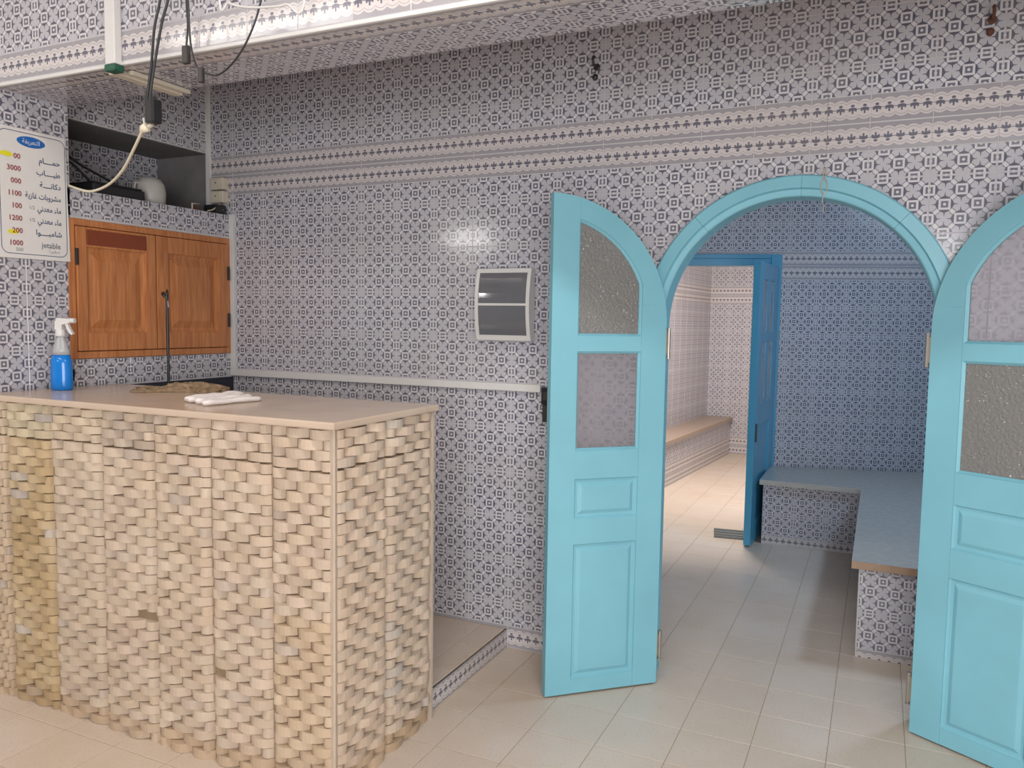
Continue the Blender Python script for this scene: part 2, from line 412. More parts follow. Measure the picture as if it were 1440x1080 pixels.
bm = bmesh.new(); bx(bm, -0.2, 2.03, 0.0009, 0.0013, 0.0, 0.1); bx(bm, 3.09, 4.6, 0.0009, 0.0013, 0.0, 0.1)
tr = obj('baseboard_back', bm, M['grout'])
tag(tr, 'palm motif skirting tiles at the foot of the main wall', 'skirting', kind='structure')
tiled(tr, (0, 0.006, 0), (1, 0, 0), (0, 0, 1), us, [(0.0, 0.1, 'border', 0)], 0, HOLE, 'border_tile')
# ------------------------------------------------------------------ floor, ceiling, unseen shell
FX, FY, FS = 2.522, -0.132, 0.2465
fl = box('floor', -1.6, 5.2, -7.0, 6.2, -0.12, -0.0011, M['floor_grout'])
tag(fl, 'beige terrazzo tile floor running through the arch', 'floor', kind='structure')
tiled(fl, (0, 0, -0.006), (1, 0, 0), (0, 1, 0), rng(-1.5, 5.1, FS, FX), [(a, c, 'floor', 0) for a, c in zip(rng(-4.0, 6.1, FS, FY), rng(-4.0, 6.1, FS, FY)[1:])], 0, None, 'floor_tile', 40, gap=0.0013)
box_c = box('ceiling', -1.6, 5.2, -7.0, 0.1, 3.05, 3.15, M['plaster']); tag(box_c, 'white plaster ceiling of the front room', 'ceiling', kind='structure')
w = box('wall_right', 5.2, 5.3, -7.0, 6.2, -0.1, 3.15, M['plaster']); tag(w, 'plain pale wall at the far right side', 'wall', kind='structure')
w = box('wall_far_left', -1.7, -1.6, -7.0, 6.2, -0.1, 3.15, M['plaster']); tag(w, 'plain pale wall beyond the counter end', 'wall', kind='structure')
w = box('wall_left', -1.6, -0.74, -0.90, 0.004, 0, 3.05, M['plaster'])
tag(w, 'left wall with tiled strips above and below the wooden cupboard', 'wall', kind='structure')
XL = -0.215
bm = bmesh.new()
bx(bm, -0.74, XL-0.0013, -0.93, 0.004, 1.875, 1.994)      # strip above the cupboard (ledge)
bx(bm, -0.74, XL-0.0013, -0.93, 0.004, 0.085, 1.282)       # below the cupboard
bx(bm, -0.74, -0.3713, -0.93, 0.004, 2.32, 3.05)          # fascia over the niche
wl2 = obj('wall_surround', bm, M['grout'], w)
box('niche_shade_lining', -0.735, -0.380, -0.004, 0.0, 2.0, 2.319, M['niche_shade'], w); box('niche_shade_lining', -0.735, -0.376, -0.90, -0.004, 2.3165, 2.3195, M['niche_shade'], w)  # added lining, the shade inside the niche is put into its dark grey
usl = rng(-0.93, 0.0, 0.2, -0.03)
tiled(w, (XL-0.006, 0, 0), (0, 1, 0), (0, 0, 1), usl, [(1.165, 1.282, 'tile', 0.04), (1.882, 1.996, 'tile', 0.0)], 0.02)
tiled(w, (-0.376, 0, 0), (0, 1, 0), (0, 0, 1), usl, trows([2.325, 2.4, 2.6, 2.8, 3.04]), 0.02)
tiled(w, (-0.74, 0, 0), (0, 1, 0), (0, 0, 1), usl, trows([1.996, 2.2, 2.32]), 0.02)
box('upstand', XL-0.006, XL+0.004, -0.91, -0.002, 0.086, 1.160, M['granite'], w)['label'] = 'dark slate upstand below the tiled strip'
# ------------------------------------------------------------------ pillar and beam
BY0, BY1, BZ = -1.205, -0.905, 2.325
PY0 = -1.238
pil = box('wall_pillar', -1.6, XL-0.0013, PY0+0.0013, BY1-0.0013, 0, BZ, M['grout']); tag(pil, 'tiled pillar at the left carrying the price board', 'pillar', kind='structure')
tiled(pil, (XL-0.006, 0, 0), (0, 1, 0), (0, 0, 1), [PY0, BY0+0.1, BY1], trows(rng(0.9, BZ, 0.2, 0.125), vorg=0.125), BY0+0.1)
tiled(pil, (0, PY0+0.006, 0), (1, 0, 0), (0, 0, 1), rng(-1.55, XL-0.002, 0.2, XL), trows(rng(0.005, BZ, 0.2, 0.125), vorg=0.125), XL)
beam = box('ceiling_beam', -1.6, 5.2, BY0+0.0013, BY1-0.001, BZ+0.0013, 3.05, M['grout']); tag(beam, 'tiled ceiling beam crossing above the counter', 'beam', kind='structure')
usb = rng(-1.2, 4.6, 0.2, 0.03)
tiled(beam, (0, BY0+0.006, 0), (1, 0, 0), (0, 0, 1), usb, [(BZ+0.012, BZ+0.112, 'border', 0)]+[(a, c, 'tile', (a-BZ-0.112) % 0.2) for a, c in ((BZ+0.112, BZ+0.312), (BZ+0.312, BZ+0.512), (BZ+0.512, 3.04))], 0.03)
tiled(beam, (0, BY0, BZ+0.006), (1, 0, 0), (0, -1, 0), usb, [(-0.11, -0.012, 'border', 0), (-0.30, -0.11, 'tile', 0.09)], 0.03)
bm = bmesh.new(); bx(bm, -1.2, 4.6, BY0-0.003, BY0+0.012, BZ-0.002, BZ+0.011, 0.003)
obj('edge_trim', bm, M['trim_white'], beam)['label'] = 'white plastic edge strip'
# corner trim and cable trunking on the main wall
t = box('trim_2', -0.376, -0.345, -0.012, 0.0, 2.0, 3.04, M['trim_white'], bev=0.002); tag(t, 'white vertical corner strip above the ledge by the beam', 'corner trim', kind='structure')
tk = empty('cable_trunking', (-0.2, 0, 1.165)); tag(tk, 'white cable trunking dropping by the cupboard and running along the wall', 'cable trunking')
def child_world(o, parent):
    o.parent = parent; o.matrix_parent_inverse = Matrix.Translation(-Vector(parent.location)) if parent.rotation_euler.z == 0 else parent.matrix_basis.inverted()
    return o
child_world(box('upright_run', -0.216, -0.186, -0.018, 0.0, 1.196, 2.0, M['trim_white'], bev=0.002), tk)
child_world(box('wall_run', -0.216, 1.545, -0.018, 0.0, 1.166, 1.198, M['trim_white'], bev=0.002), tk)
# ------------------------------------------------------------------ raised platform behind the counter
pf = box('floor_platform', XL+0.006, 1.3967, -0.70, 0.003, 0.0, 0.0839, M['floor_grout']); tag(pf, 'raised terrazzo platform with tiled riser behind the counter', 'platform', kind='structure')
tiled(pf, (0, 0, 0.079), (1, 0, 0), (0, 1, 0), rng(-0.2, 1.388, FS, 1.27), [(a, c, 'floor', 0) for a, c in zip(rng(-0.70, 0.0, FS, -0.25), rng(-0.70, 0.0, FS, -0.25)[1:])], 0, None, 'floor_tile')
tiled(pf, (1.392, 0, 0), (0, 1, 0), (0, 0, 1), rng(-0.70, 0.0, 0.2, -0.02), [(0.0, 0.085, 'border', 0.008)], -0.02, None, 'border_tile')
# ------------------------------------------------------------------ middle room: skewed wall with inner doorway
SK = Vector((1, 0.27, 0)).normalized(); S0 = Vector((1.0, 2.887+0.27*(1.0-2.184), 0))
def su(x): return (x-1.0)/SK.x           # wall coordinate of world x
DL, DR, DH = su(1.32), su(2.135), 1.905
dhole = [(DL, -0.01), (DR, -0.01), (DR, DH), (DL, DH)]
SN = SK.cross(Vector((0, 0, 1)))
bm = bmesh.new()
for pc in subtract([(-2.6, -0.005), (3.3, -0.005), (3.3, 2.9), (-2.6, 2.9)], dhole):
    prism(bm, pc, 0, 0.12, 'y')
mid = obj('wall_middle', bm, M['grout'])
ang = math.atan2(SK.y, SK.x)
mid.data.transform(Matrix.Translation(S0-SN*0.0013) @ Matrix.Rotation(ang, 4, 'Z'))
tag(mid, 'tiled wall of the middle room behind the arch', 'wall', kind='structure')
dh2 = [(DL-0.03, -0.01), (DR+0.03, -0.01), (DR+0.03, DH+0.03), (DL-0.03, DH+0.03)]
tiled(mid, S0-SN*0.006, SK, (0, 0, 1), rng(-0.6, 3.0, 0.2, 0.09),
      [(0.0, 0.1, 'border', 0)]+trows([0.1, 0.2, 0.4, 0.6, 0.8, 1.0, 1.2, 1.4, 1.6, 1.8])+[(1.9, 2.0, 'border', 0), (1.8, 1.9, 'border_flip', 0)]+trows([2.0, 2.2, 2.4, 2.6, 2.8]), 0.09, dh2)
c = box('ceiling_middle', -1.6, 5.2, 0.1, 6.2, 2.9, 3.0, M['plaster']); tag(c, 'plain white ceiling of the middle room behind the arch', 'ceiling', kind='structure')
w = box('wall_middle_right', 3.95, 4.05, 0.11, 3.3, 0, 2.9, M['plaster']); tag(w, 'plain wall at the right end of the middle room', 'wall', kind='structure')
w = box('wall_middle_left', 0.5, 0.6, 0.11, 2.5, 0, 2.9, M['plaster']); tag(w, 'plain wall at the left end of the middle room', 'wall', kind='structure')
# ------------------------------------------------------------------ far lit room
D = Vector((0.0867, 1, 0)).normalized(); DN = D.cross(Vector((0, 0, 1)))
LW = Vector((0.825, 3.0, 0)); LB = Vector((1.097, 3.0, 0))
w = box('wall_far', 0.4, 3.4, 6.0513, 6.16, 0, 2.9, M['grout']); tag(w, 'bright far tiled wall seen through the inner doorway', 'wall', kind='structure')
tiled(w, (0, 6.056, 0), (1, 0, 0), (0, 0, 1), rng(0.7, 3.2, 0.2, 0.1), [(0.1, 0.2, 'border', 0), (0.0, 0.1, 'border_flip', 0)]+trows([0.2, 0.4, 0.6, 0.8, 1.0, 1.2, 1.4, 1.6, 1.7])+[(1.8, 1.9, 'border', 0), (1.7, 1.8, 'border_flip', 0)]+trows([1.9, 2.1, 2.3, 2.5, 2.7], vorg=1.9), 0.1)
bm = bmesh.new(); prism(bm, [((LW-D*0.5).x-0.0013, (LW-D*0.5).y), (LW.x+0.0867*3.05-0.0013, 6.05), (LW.x-0.2, 6.05), (LW.x-0.2, 2.5)], 0, 2.9, 'z')
w = obj('wall_far_side', bm, M['grout']); tag(w, 'bright tiled side wall above the bench in the far room', 'wall', kind='structure')
tiled(w, LW-DN*0.006, D, (0, 0, 1), rng(-0.1, 3.06, 0.2, 0), trows([0.4, 0.6, 0.8, 1.0, 1.2, 1.4, 1.6, 1.7])+[(1.8, 1.9, 'border', 0), (1.7, 1.8, 'border_flip', 0)]+trows([1.9, 2.1, 2.3, 2.5, 2.7], vorg=1.9), 0)
w = box('wall_far_right', 3.3, 3.4, 3.2, 6.1, 0, 2.9, M['plaster']); tag(w, 'plain right wall of the far room', 'wall', kind='structure')
# far bench
fb = empty('tiled_bench', (1.1, 4.5, 0)); tag(fb, 'long tiled bench with tan marble top in the bright far room', 'bench')
bm = bmesh.new()
a0, a1 = LW+D*0.12, LW+D*3.04; b0, b1 = LB+D*0.12-DN*0.0013, LB+D*3.04-DN*0.0013
prism(bm, [(a0.x, a0.y), (b0.x, b0.y), (b1.x, b1.y), (a1.x, a1.y)], 0, 0.39, 'z'); child_world(obj('body', bm, M['grout']), fb)
bm = bmesh.new(); e0, e1 = b0+DN*0.03, b1+DN*0.03
prism(bm, [(a0.x, a0.y), (e0.x, e0.y), (e1.x, e1.y), (a1.x, a1.y)], 0.39, 0.425, 'z'); child_world(obj('seat_slab', bm, M['marble_edge']), fb)
def adopt(parent, before):
    for o in list(bpy.data.objects):
        if o.name not in before and o.parent is None and o is not parent: child_world(o, parent)
def tiled_thing(parent, *a, **k):
    mw = Matrix.Translation(-Vector(parent.location)); n0 = set(c.name for c in parent.children)
    tiled(parent, *a, **k)
    for c in parent.children:
        if c.name not in n0: c.matrix_parent_inverse = mw
bpy.context.view_layer.update()
tiled_thing(fb, LB-DN*0.006, D, (0, 0, 1), rng(0.12, 3.03, 0.2, 0), [(0.1, 0.2, 'border', 0), (0.0, 0.1, 'border_flip', 0), (0.2, 0.388, 'tile', 0)])
# near L-shaped bench in the middle room
lb = empty('tiled_bench', (3.2, 1.5, 0)); tag(lb, 'L-shaped tiled bench with grey marble top behind the arch', 'bench')
def midY(x): return S0.y+(x-1.0)*0.27
L = [(2.8313, 0.6113), (3.93, 0.6113), (3.93, midY(3.93)-0.012), (2.2, midY(2.2)-0.012), (2.2, 2.3313), (2.8313, 2.3313)]
bm = bmesh.new(); prism(bm, L, 0, 0.405, 'z'); child_world(obj('body', bm, M['grout']), lb)
bm = bmesh.new(); prism(bm, [(2.80, 0.585), (3.93, 0.585), (3.93, midY(3.93)-0.012), (2.178, midY(2.178)-0.012), (2.178, 2.30), (2.80, 2.30)], 0.407, 0.440, 'z'); child_world(obj('seat_slab', bm, M['grey_marble']), lb)
bm = bmesh.new(); bx(bm, 2.80, 3.93, 0.580, 0.5845, 0.407, 0.440, 0.001); child_world(obj('slab_edge', bm, M['tan_edge']), lb)['label'] = 'tan worn front edge of the slab'
tiled_thing(lb, (0, 2.336, 0), (1, 0, 0), (0, 0, 1), rng(2.2, 2.832, 0.2, 2.2), [(0.0, 0.06, 'border', 0.02), (0.06, 0.205, 'tile', 0.055), (0.205, 0.405, 'tile', 0)], 2.2)
tiled_thing(lb, (0, 0.616, 0), (1, 0, 0), (0, 0, 1), rng(2.836, 3.93, 0.2, 2.836), [(0.0, 0.04, 'border', 0.06), (0.04, 0.205, 'tile', 0.035), (0.205, 0.405, 'tile', 0)], 2.83)
tiled_thing(lb, (2.836, 0, 0), (0, -1, 0), (0, 0, 1), rng(-2.33, -0.616, 0.2, -0.616), [(0.0, 0.04, 'border', 0.06), (0.04, 0.205, 'tile', 0.035), (0.205, 0.405, 'tile', 0)], 0)
# ------------------------------------------------------------------ arched door frame
fr = empty('door_frame', (AX, 0, 0)); tag(fr, 'turquoise painted arched frame around the doorway', 'door frame', kind='structure')
prof = [(0.566, 0.0), (0.566, -0.018), (0.561, -0.022), (0.519, -0.022), (0.514, -0.006), (0.494, -0.003), (0.49, 0.001), (0.49, 0.11), (0.566, 0.11)]
def sweep(bm, fn, n):
    rings = [[bm.verts.new(fn(p, k/n)) for p in prof] for k in range(n+1)]
    for a, c in zip(rings, rings[1:]):
        for i in range(len(prof)): j = (i+1) % len(prof); bm.faces.new((a[i], a[j], c[j], c[i]))
    bm.faces.new(rings[0]); bm.faces.new(rings[-1][::-1]); return bm
cuts = [0, 47, 88, 131, 180]
for a, c in zip(cuts, cuts[1:]):
    a_, c_ = math.radians(a+0.05), math.radians(c-0.05)
    bm = sweep(bmesh.new(), lambda p, t: (AX+p[0]*math.cos(a_+(c_-a_)*t), p[1], AZ+p[0]*math.sin(a_+(c_-a_)*t)), 12)
    child_world(obj('arch_segment', bm, M['blue']), fr)
for s in (-1, 1):
    bm = sweep(bmesh.new(), lambda p, t: (AX+s*p[0], p[1], AZ*t-0.0005*t), 1); child_world(obj('jamb', bm, M['blue']), fr)
# ------------------------------------------------------------------ arched door leaves
W_, R1, R2, ZS = 0.482, 0.482, 0.405, 1.462
T_ = 0.036
def arc_pts(r, x0, x1, n=14):
    """points on circle centre (W_,ZS) from x0 to x1"""
    a0, a1 = math.acos(max(-1, min(1, (x0-W_)/r))), math.acos(max(-1, min(1, (x1-W_)/r)))
    return [(W_+r*math.cos(a0+(a1-a0)*k/n), ZS+r*math.sin(a0+(a1-a0)*k/n)) for k in range(n+1)]
def leaf(name, hinge, direction, flip, label, dark_top):
    d = Vector((direction[0], direction[1], 0)).normalized()
    up = Vector((0, 0, 1)); back = (up.cross(d)) if not flip else (d.cross(up))    # local +y points away from camera
    root = empty(name, (hinge[0], hinge[1], 0)); tag(root, label, 'door', kind='structure')
    mw = Matrix(((d.x, back.x, 0, 0), (d.y, back.y, 0, 0), (0, 0, 1, 0.008), (0, 0, 0, 1)))
    def part(nm, bm, mat, par=None):
        o = obj(nm, bm, mat, root if par is None else par); o.data.transform(mw)
        if flip: o.data.flip_normals()
        return o
    g = 0.0004
    zj = 1.535                                                # joint between hinge stile and arch piece
    xa = W_-math.sqrt(R1**2-(zj-ZS)**2)
    lowarc = [p for p in arc_pts(R1, 0.0, xa, 6)]
    part('stile', prism(bmesh.new(), [(0.107, 0), (0.107, zj-g), *lowarc[::-1], (0, 0)], 0, T_, 'y'), M['blue'])
    up1 = arc_pts(R1, 0.376, W_, 6)
    part('stile', prism(bmesh.new(), [(W_, 0), *up1[::-1], (0.376, 0)], 0, T_, 'y'), M['blue'])
    out = arc_pts(R1, xa, 0.376-g, 16); xi = 0.107
    inn = arc_pts(R2, xi, 0.376-g, 14)
    bm = bmesh.new()
    # arch rail as quads between outer and inner curve
    inner = [(xi, zj)]+inn
    n = 20
    def samp(pl, t):
        L_ = [0]
        for p, q in zip(pl, pl[1:]): L_.append(L_[-1]+math.dist(p, q))
        s = t*L_[-1]
        for i in range(len(pl)-1):
            if s <= L_[i+1]+1e-9:
                k = (s-L_[i])/max(1e-9, L_[i+1]-L_[i]); return (pl[i][0]+(pl[i+1][0]-pl[i][0])*k, pl[i][1]+(pl[i+1][1]-pl[i][1])*k)
        return pl[-1]
    A = [samp(out, k/n) for k in range(n+1)]; B = [samp(inner, k/n) for k in range(n+1)]
    va = [[bm.verts.new((p[0], y, p[1])) for y in (0, T_)] for p in A]; vb = [[bm.verts.new((p[0], y, p[1])) for y in (0, T_)] for p in B]
    for k in range(n):
        bm.faces.new((va[k][0], va[k+1][0], vb[k+1][0], vb[k][0])); bm.faces.new((va[k][1], vb[k][1], vb[k+1][1], va[k+1][1]))
        bm.faces.new((va[k][0], va[k][1], va[k+1][1], va[k+1][0])); bm.faces.new((vb[k][0], vb[k+1][0], vb[k+1][1], vb[k][1]))
    bm.faces.new((va[0][0], vb[0][0], vb[0][1], va[0][1])); bm.faces.new((va[n][0], va[n][1], vb[n][1], vb[n][0]))
    part('arch_rail', bm, M['blue'])
    x0, x1 = 0.107+g, 0.376-g
    for z0, z1 in ((1.353, 1.412), (0.858, 0.968), (0.600, 0.702), (0.0, 0.060)):
        part('rail', bx(bmesh.new(), x0, x1, 0.0008, T_-0.0008, z0, z1), M['blue'])
    top = [(0.107-0.0, 1.412), (0.376, 1.412)]+arc_pts(R2, 0.107, 0.376, 14)[::-1]
    gd, gf = M['glass_dark'], M['glass_frost']
    # glazing beads around the panes
    def bead(poly, w=0.009):
        bm = bmesh.new(); n = len(poly); cx = sum(p[0] for p in poly)/n; cz = sum(p[1] for p in poly)/n
        area2 = sum(poly[i][0]*poly[(i+1) % n][1]-poly[(i+1) % n][0]*poly[i][1] for i in range(n)); sg = 1 if area2 > 0 else -1
        ins = []
        for i in range(n):
            p, a, c = Vector(poly[i]), Vector(poly[i-1]), Vector(poly[(i+1) % n])
            e1, e2 = (p-a).normalized(), (c-p).normalized()
            n1, n2 = Vector((-e1.y, e1.x))*sg, Vector((-e2.y, e2.x))*sg
            nn = (n1+n2); nn = nn/max(0.3, nn.dot(n1)) if nn.length > 1e-6 else n1
            ins.append(p+nn*w)
        v = [[bm.verts.new((poly[i][0], y, poly[i][1])) for y in (0.005, T_-0.005)]+[bm.verts.new((ins[i].x, y, ins[i].y)) for y in (0.013, T_-0.013)] for i in range(n)]
        for i in range(n):
            a, c = v[i], v[(i+1) % n]
            bm.faces.new((a[0], c[0], c[2], a[2])); bm.faces.new((a[1], a[3], c[3], c[1])); bm.faces.new((a[2], c[2], c[3], a[3])); bm.faces.new((a[0], a[1], c[1], c[0]))
        return bm
    low = [(0.107, 0.968), (0.376, 0.968), (0.376, 1.353), (0.107, 1.353)]
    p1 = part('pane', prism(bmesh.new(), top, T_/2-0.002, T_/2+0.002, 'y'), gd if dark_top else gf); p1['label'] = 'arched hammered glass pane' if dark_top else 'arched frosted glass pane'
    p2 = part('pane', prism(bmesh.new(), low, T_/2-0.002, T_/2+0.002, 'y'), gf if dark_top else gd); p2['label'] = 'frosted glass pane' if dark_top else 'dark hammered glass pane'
    part('bead', bead(top), M['blue']); part('bead', bead(low), M['blue'])
    for z0, z1 in ((0.702, 0.858), (0.060, 0.600)):
        bm = bmesh.new()
        for y, sg in ((0, 1), (T_, -1)):
            def ring(i, dpt): return [bm.verts.new((xx, y+sg*dpt, zz)) for xx, zz in ((x0+i, z0+i), (x1-i, z0+i), (x1-i, z1-i), (x0+i, z1-i))]
            rs = [ring(0.0, 0.003), ring(0.006, 0.009), ring(0.016, 0.010), ring(0.030, 0.003), ring(0.034, 0.0025)]
            for a, c in zip(rs, rs[1:]):
                for k in range(4): j = (k+1) % 4; bm.faces.new((a[k], a[j], c[j], c[k]))
            bm.faces.new(rs[-1])
        part('panel', bm, M['blue'])
    for zc in (1.385, 0.155):
        bm = bmesh.new(); tube(bm, [(-0.013, 0.004, zc-0.052), (-0.013, 0.004, zc+0.052)], 0.0075, 10); bx(bm, -0.012, 0.0, 0.002, 0.006, zc-0.045, zc+0.045)
        h = part('hinge', bm, M['steel']); h['label'] = 'steel butt hinge'
        bm = bmesh.new(); tube(bm, [(-0.013, 0.004, zc+0.053), (-0.013, 0.004, zc+0.060)], 0.0085, 10); tube(bm, [(-0.013, 0.004, zc-0.060), (-0.013, 0.004, zc-0.053)], 0.0085, 10)
        part('pin_cap', bm, M['steel'], h)
    return root
leaf('door_1', (2.101, -0.063), (-0.357, -0.323), True, 'left turquoise arched door leaf opened towards the counter', True)
leaf('door_2', (3.03, -0.034), (0.867, -0.498), False, 'right turquoise arched door leaf cut off by the picture edge', False)
# ------------------------------------------------------------------ inner doorway frame, leaf and threshold
def sw(u, n, z):                                   # skew wall local -> world (n = out towards camera)
    p = S0+SK*u+SN*n; return (p.x, p.y, z)
def sbox(name, u0, u1, n0, n1, z0, z1, mat, parent):
    bm = bx(bmesh.new(), u0, u1, n0, n1, z0, z1, 0.003)
    for v in bm.verts: v.co = Vector(sw(v.co.x, v.co.y, v.co.z))
    return child_world(obj(name, bm, mat), parent)
df = empty('door_frame', sw((DL+DR)/2, 0, 0)); tag(df, 'deep blue frame of the inner doorway to the bright room', 'door frame', kind='structure')
sbox('jamb', DR-0.012, DR+0.065, -0.115, 0.02, 0, DH+0.075, M['deep_blue'], df)
sbox('jamb', DL-0.065, DL+0.012, -0.115, 0.02, 0, DH+0.075, M['deep_blue'], df)
sbox('head', DL+0.013, DR-0.013, -0.115, 0.02, DH-0.005, DH+0.075, M['deep_blue'], df)
sbox('stop_bead', DL+0.013, DR-0.013, 0.021, 0.032, DH+0.045, DH+0.075, M['deep_blue'], df)
# leaf: swings towards the camera
fe, hg = Vector((2.125, 2.19, 0)), Vector((2.165, midY(2.165)-0.035, 0))
ld = (hg-fe).normalized(); ln = Vector((ld.y, -ld.x, 0)); LL = (hg-fe).length
il = empty('door_3', tuple(fe)); tag(il, 'deep blue glazed inner door leaf standing ajar edge-on', 'door', kind='structure')
def lbox(name, s0, s1, t0, t1, z0, z1, mat, bev=0.002):
    bm = bx(bmesh.new(), s0, s1, t0, t1, z0, z1, bev)
    for v in bm.verts: p = ld*v.co.x+ln*v.co.y; v.co = Vector((p.x, p.y, v.co.z))
    return obj(name, bm, mat, il)
tk2 = 0.045
SWD, MID0, MID1 = 0.15, LL/2-0.045, LL/2+0.045
lbox('stile', 0, SWD, -tk2/2, tk2/2, 0.01, 1.885, M['deep_blue']); lbox('stile', LL-SWD, LL, -tk2/2, tk2/2, 0.01, 1.885, M['deep_blue'])
for z0, z1 in ((0.01, 0.16), (0.80, 0.95), (1.36, 1.42), (1.775, 1.885)): lbox('rail', SWD+0.0004, LL-SWD-0.0004, -tk2/2, tk2/2, z0, z1, M['deep_blue'])
lbox('panel', SWD+0.0004, LL-SWD-0.0004, -0.010, 0.010, 0.161, 0.799, M['deep_blue'])
for z0, z1 in ((0.951, 1.359), (1.421, 1.774)):
    lbox('streak_muntin', MID0, MID1, -tk2/2, tk2/2, z0, z1, M['deep_blue'])  # divider added to split the glass into two bright reflection streaks
    for a, c in ((SWD+0.0004, MID0-0.0004), (MID1+0.0004, LL-SWD-0.0004)): lbox('pane', a, c, 0.012, 0.016, z0, z1, M['glass_frost'], 0)
lbox('bolt', 0.03, 0.05, tk2/2, tk2/2+0.008, 0.70, 0.82, M['dark_steel'])
th = empty('threshold_bar', (1.97, 2.44, 0)); tag(th, 'grey ribbed metal threshold bar on the floor by the inner door', 'threshold bar')
bm = bmesh.new(); prism(bm, [(1.845, 2.545), (1.885, 2.335), (2.09, 2.36), (2.06, 2.57)], 0.0005, 0.012, 'z'); child_world(obj('plate', bm, M['slate']), th)
for k in range(3):
    t = (k+0.5)/3; y0 = 2.335+0.21*t
    bm = bmesh.new(); tube(bm, [(1.888-0.04*t, y0, 0.013), (2.086-0.03*t, y0+0.025, 0.013)], 0.004, 6); child_world(obj('rib', bm, M['slate']), th)
# ------------------------------------------------------------------ COUNTER with split-face stone
ct = empty('reception_counter', (0.6, -1.0, 0)); tag(ct, 'cream counter clad in woven-look split stone blocks', 'counter')
CXR, CYF = 1.425, -1.288
bm = bmesh.new(); bx(bm, XL+0.002, CXR-0.022, CYF+0.022, -0.715, 0, 1.143); child_world(obj('body', bm, M['core']), ct)
def stone_mesh(k):
    rnd = random.Random(k); n = 6; bm = bmesh.new()
    bulge = rnd.uniform(0.75, 1.15); sk = rnd.uniform(-0.15, 0.15); tl = rnd.uniform(-0.1, 0.1)
    fr0, fr1, bk0, bk1 = [], [], [], []
    for i in range(n+1):
        x = i/n-0.5; d = (1-abs(2*(x-sk*0.2))**2.4)*bulge*0.85+0.15
        fr0.append(bm.verts.new((x, -d*(1+tl), -0.5+0.02*rnd.random()))); fr1.append(bm.verts.new((x, -d*(1-tl), 0.5-0.02*rnd.random())))
        bk0.append(bm.verts.new((x, 0.2, -0.5))); bk1.append(bm.verts.new((x, 0.2, 0.5)))
    for i in range(n):
        bm.faces.new((fr0[i], fr0[i+1], fr1[i+1], fr1[i])); bm.faces.new((fr1[i], fr1[i+1], bk1[i+1], bk1[i])); bm.faces.new((bk0[i], bk0[i+1], fr0[i+1], fr0[i]))
    for i in (0, n): bm.faces.new((fr0[i], fr1[i], bk1[i], bk0[i]))
    bmesh.ops.recalc_face_normals(bm, faces=bm.faces[:])
    me = bpy.data.meshes.new('stone'); bm.to_mesh(me); bm.free()
    ca = me.color_attributes.new('tint', 'FLOAT_COLOR', 'POINT')
    for q in ca.data: q.color = (1, 1, 1, 1)
    me.materials.append(M['stone']); return me
SV_ = [stone_mesh(k) for k in range(10)]
stones = []
PAL = [(222, 203, 182), (219, 200, 176), (225, 207, 187), (216, 197, 172), (222, 202, 183), (226, 210, 191), (220, 200, 184)]
def stone_color(face, panel, z, u):
    c = Vector(random.choice(PAL))
    if face == 'f':
        if panel == 1: c = Vector((206, 178, 134))+Vector((random.uniform(-12, 14),)*3)
        elif panel == 0: c = c.lerp(Vector((206, 180, 140)), 0.6)
        elif panel == 2: c = c.lerp(Vector((220, 206, 184)), 0.55)
        if panel == 3 and z > 1.03 and random.random() < 0.75: c = Vector((176, 164, 152))
        if panel == 6 and z < 0.55: c = c.lerp(Vector((214, 186, 142)), 0.45)
        if z > 1.02 and panel in (0, 1, 2): c = c.lerp(Vector((222, 208, 178)), 0.8)
    else: c = c.lerp(Vector((218, 194, 172)), 0.5)
    if random.random() < 0.03: c = Vector((208, 196, 184))
    if random.random() < 0.006: c = Vector((190, 180, 174))
    if z < 0.06: c = c.lerp(Vector((186, 152, 112)), 0.6)
    c = c.lerp(Vector((226, 197, 170)), 0.45 if panel != 1 else 0.1)*random.uniform(0.83, 0.885)
    return srgb(*[max(0, min(255, q)) for q in c])
def panel_stones(face, pi, a0, a1):
    pw = a1-a0; sw_ = pw/2.5; zoff = random.uniform(-0.006, 0.006)
    n0 = 31; H = (1.018+zoff-0.002)/n0
    zs = [(i*H, (i+1)*H) for i in range(n0)]
    ztop = zs[-1][1]; gap0 = max(ztop, 1.018+zoff)+0.003
    nt_ = 4; hh = (1.142-gap0)/nt_
    rows_ = [(z, 0) for z in zs]+[((gap0+i*hh, gap0+(i+1)*hh), 1) for i in range(nt_)]
    for ri, ((z0, z1), upn) in enumerate(rows_):
        cuts = [0, 1, 2, 2.5] if (ri+pi) % 2 else [0, 0.5, 1.5, 2.5]
        cuts = [c+(random.uniform(-0.05, 0.05) if 0 < i < 3 else 0) for i, c in enumerate(cuts)]
        for c0, c1 in zip(cuts, cuts[1:]):
            if random.random() < 0.004: continue
            u0, u1 = a0+c0*sw_+0.0006, a0+c1*sw_-0.0006
            dep = random.uniform(0.026, 0.036)*(0.82 if c1-c0 < 0.7 else 1)
            zc = (z0+z1)/2+random.uniform(-0.0012, 0.0012); h = (z1-z0)-random.uniform(0.0003, 0.0022)
            uc = (u0+u1)/2
            if face == 'f':
                mt = Matrix.Translation((uc, CYF+0.022, zc)) @ Matrix.Rotation(random.uniform(-0.02, 0.02), 4, 'Y') @ Matrix.Diagonal((u1-u0, dep, h, 1)); pos = (uc, CYF, zc)
            else:
                mt = Matrix.Translation((CXR-0.022, uc, zc)) @ Matrix.Rotation(math.pi/2, 4, 'Z') @ Matrix.Rotation(random.uniform(-0.02, 0.02), 4, 'Y') @ Matrix.Diagonal((u1-u0, dep, h, 1)); pos = (CXR, uc, zc)
            stones.append((mt, pos, stone_color(face, pi, zc, uc), random.randrange(10), (u1-u0)*h, face))
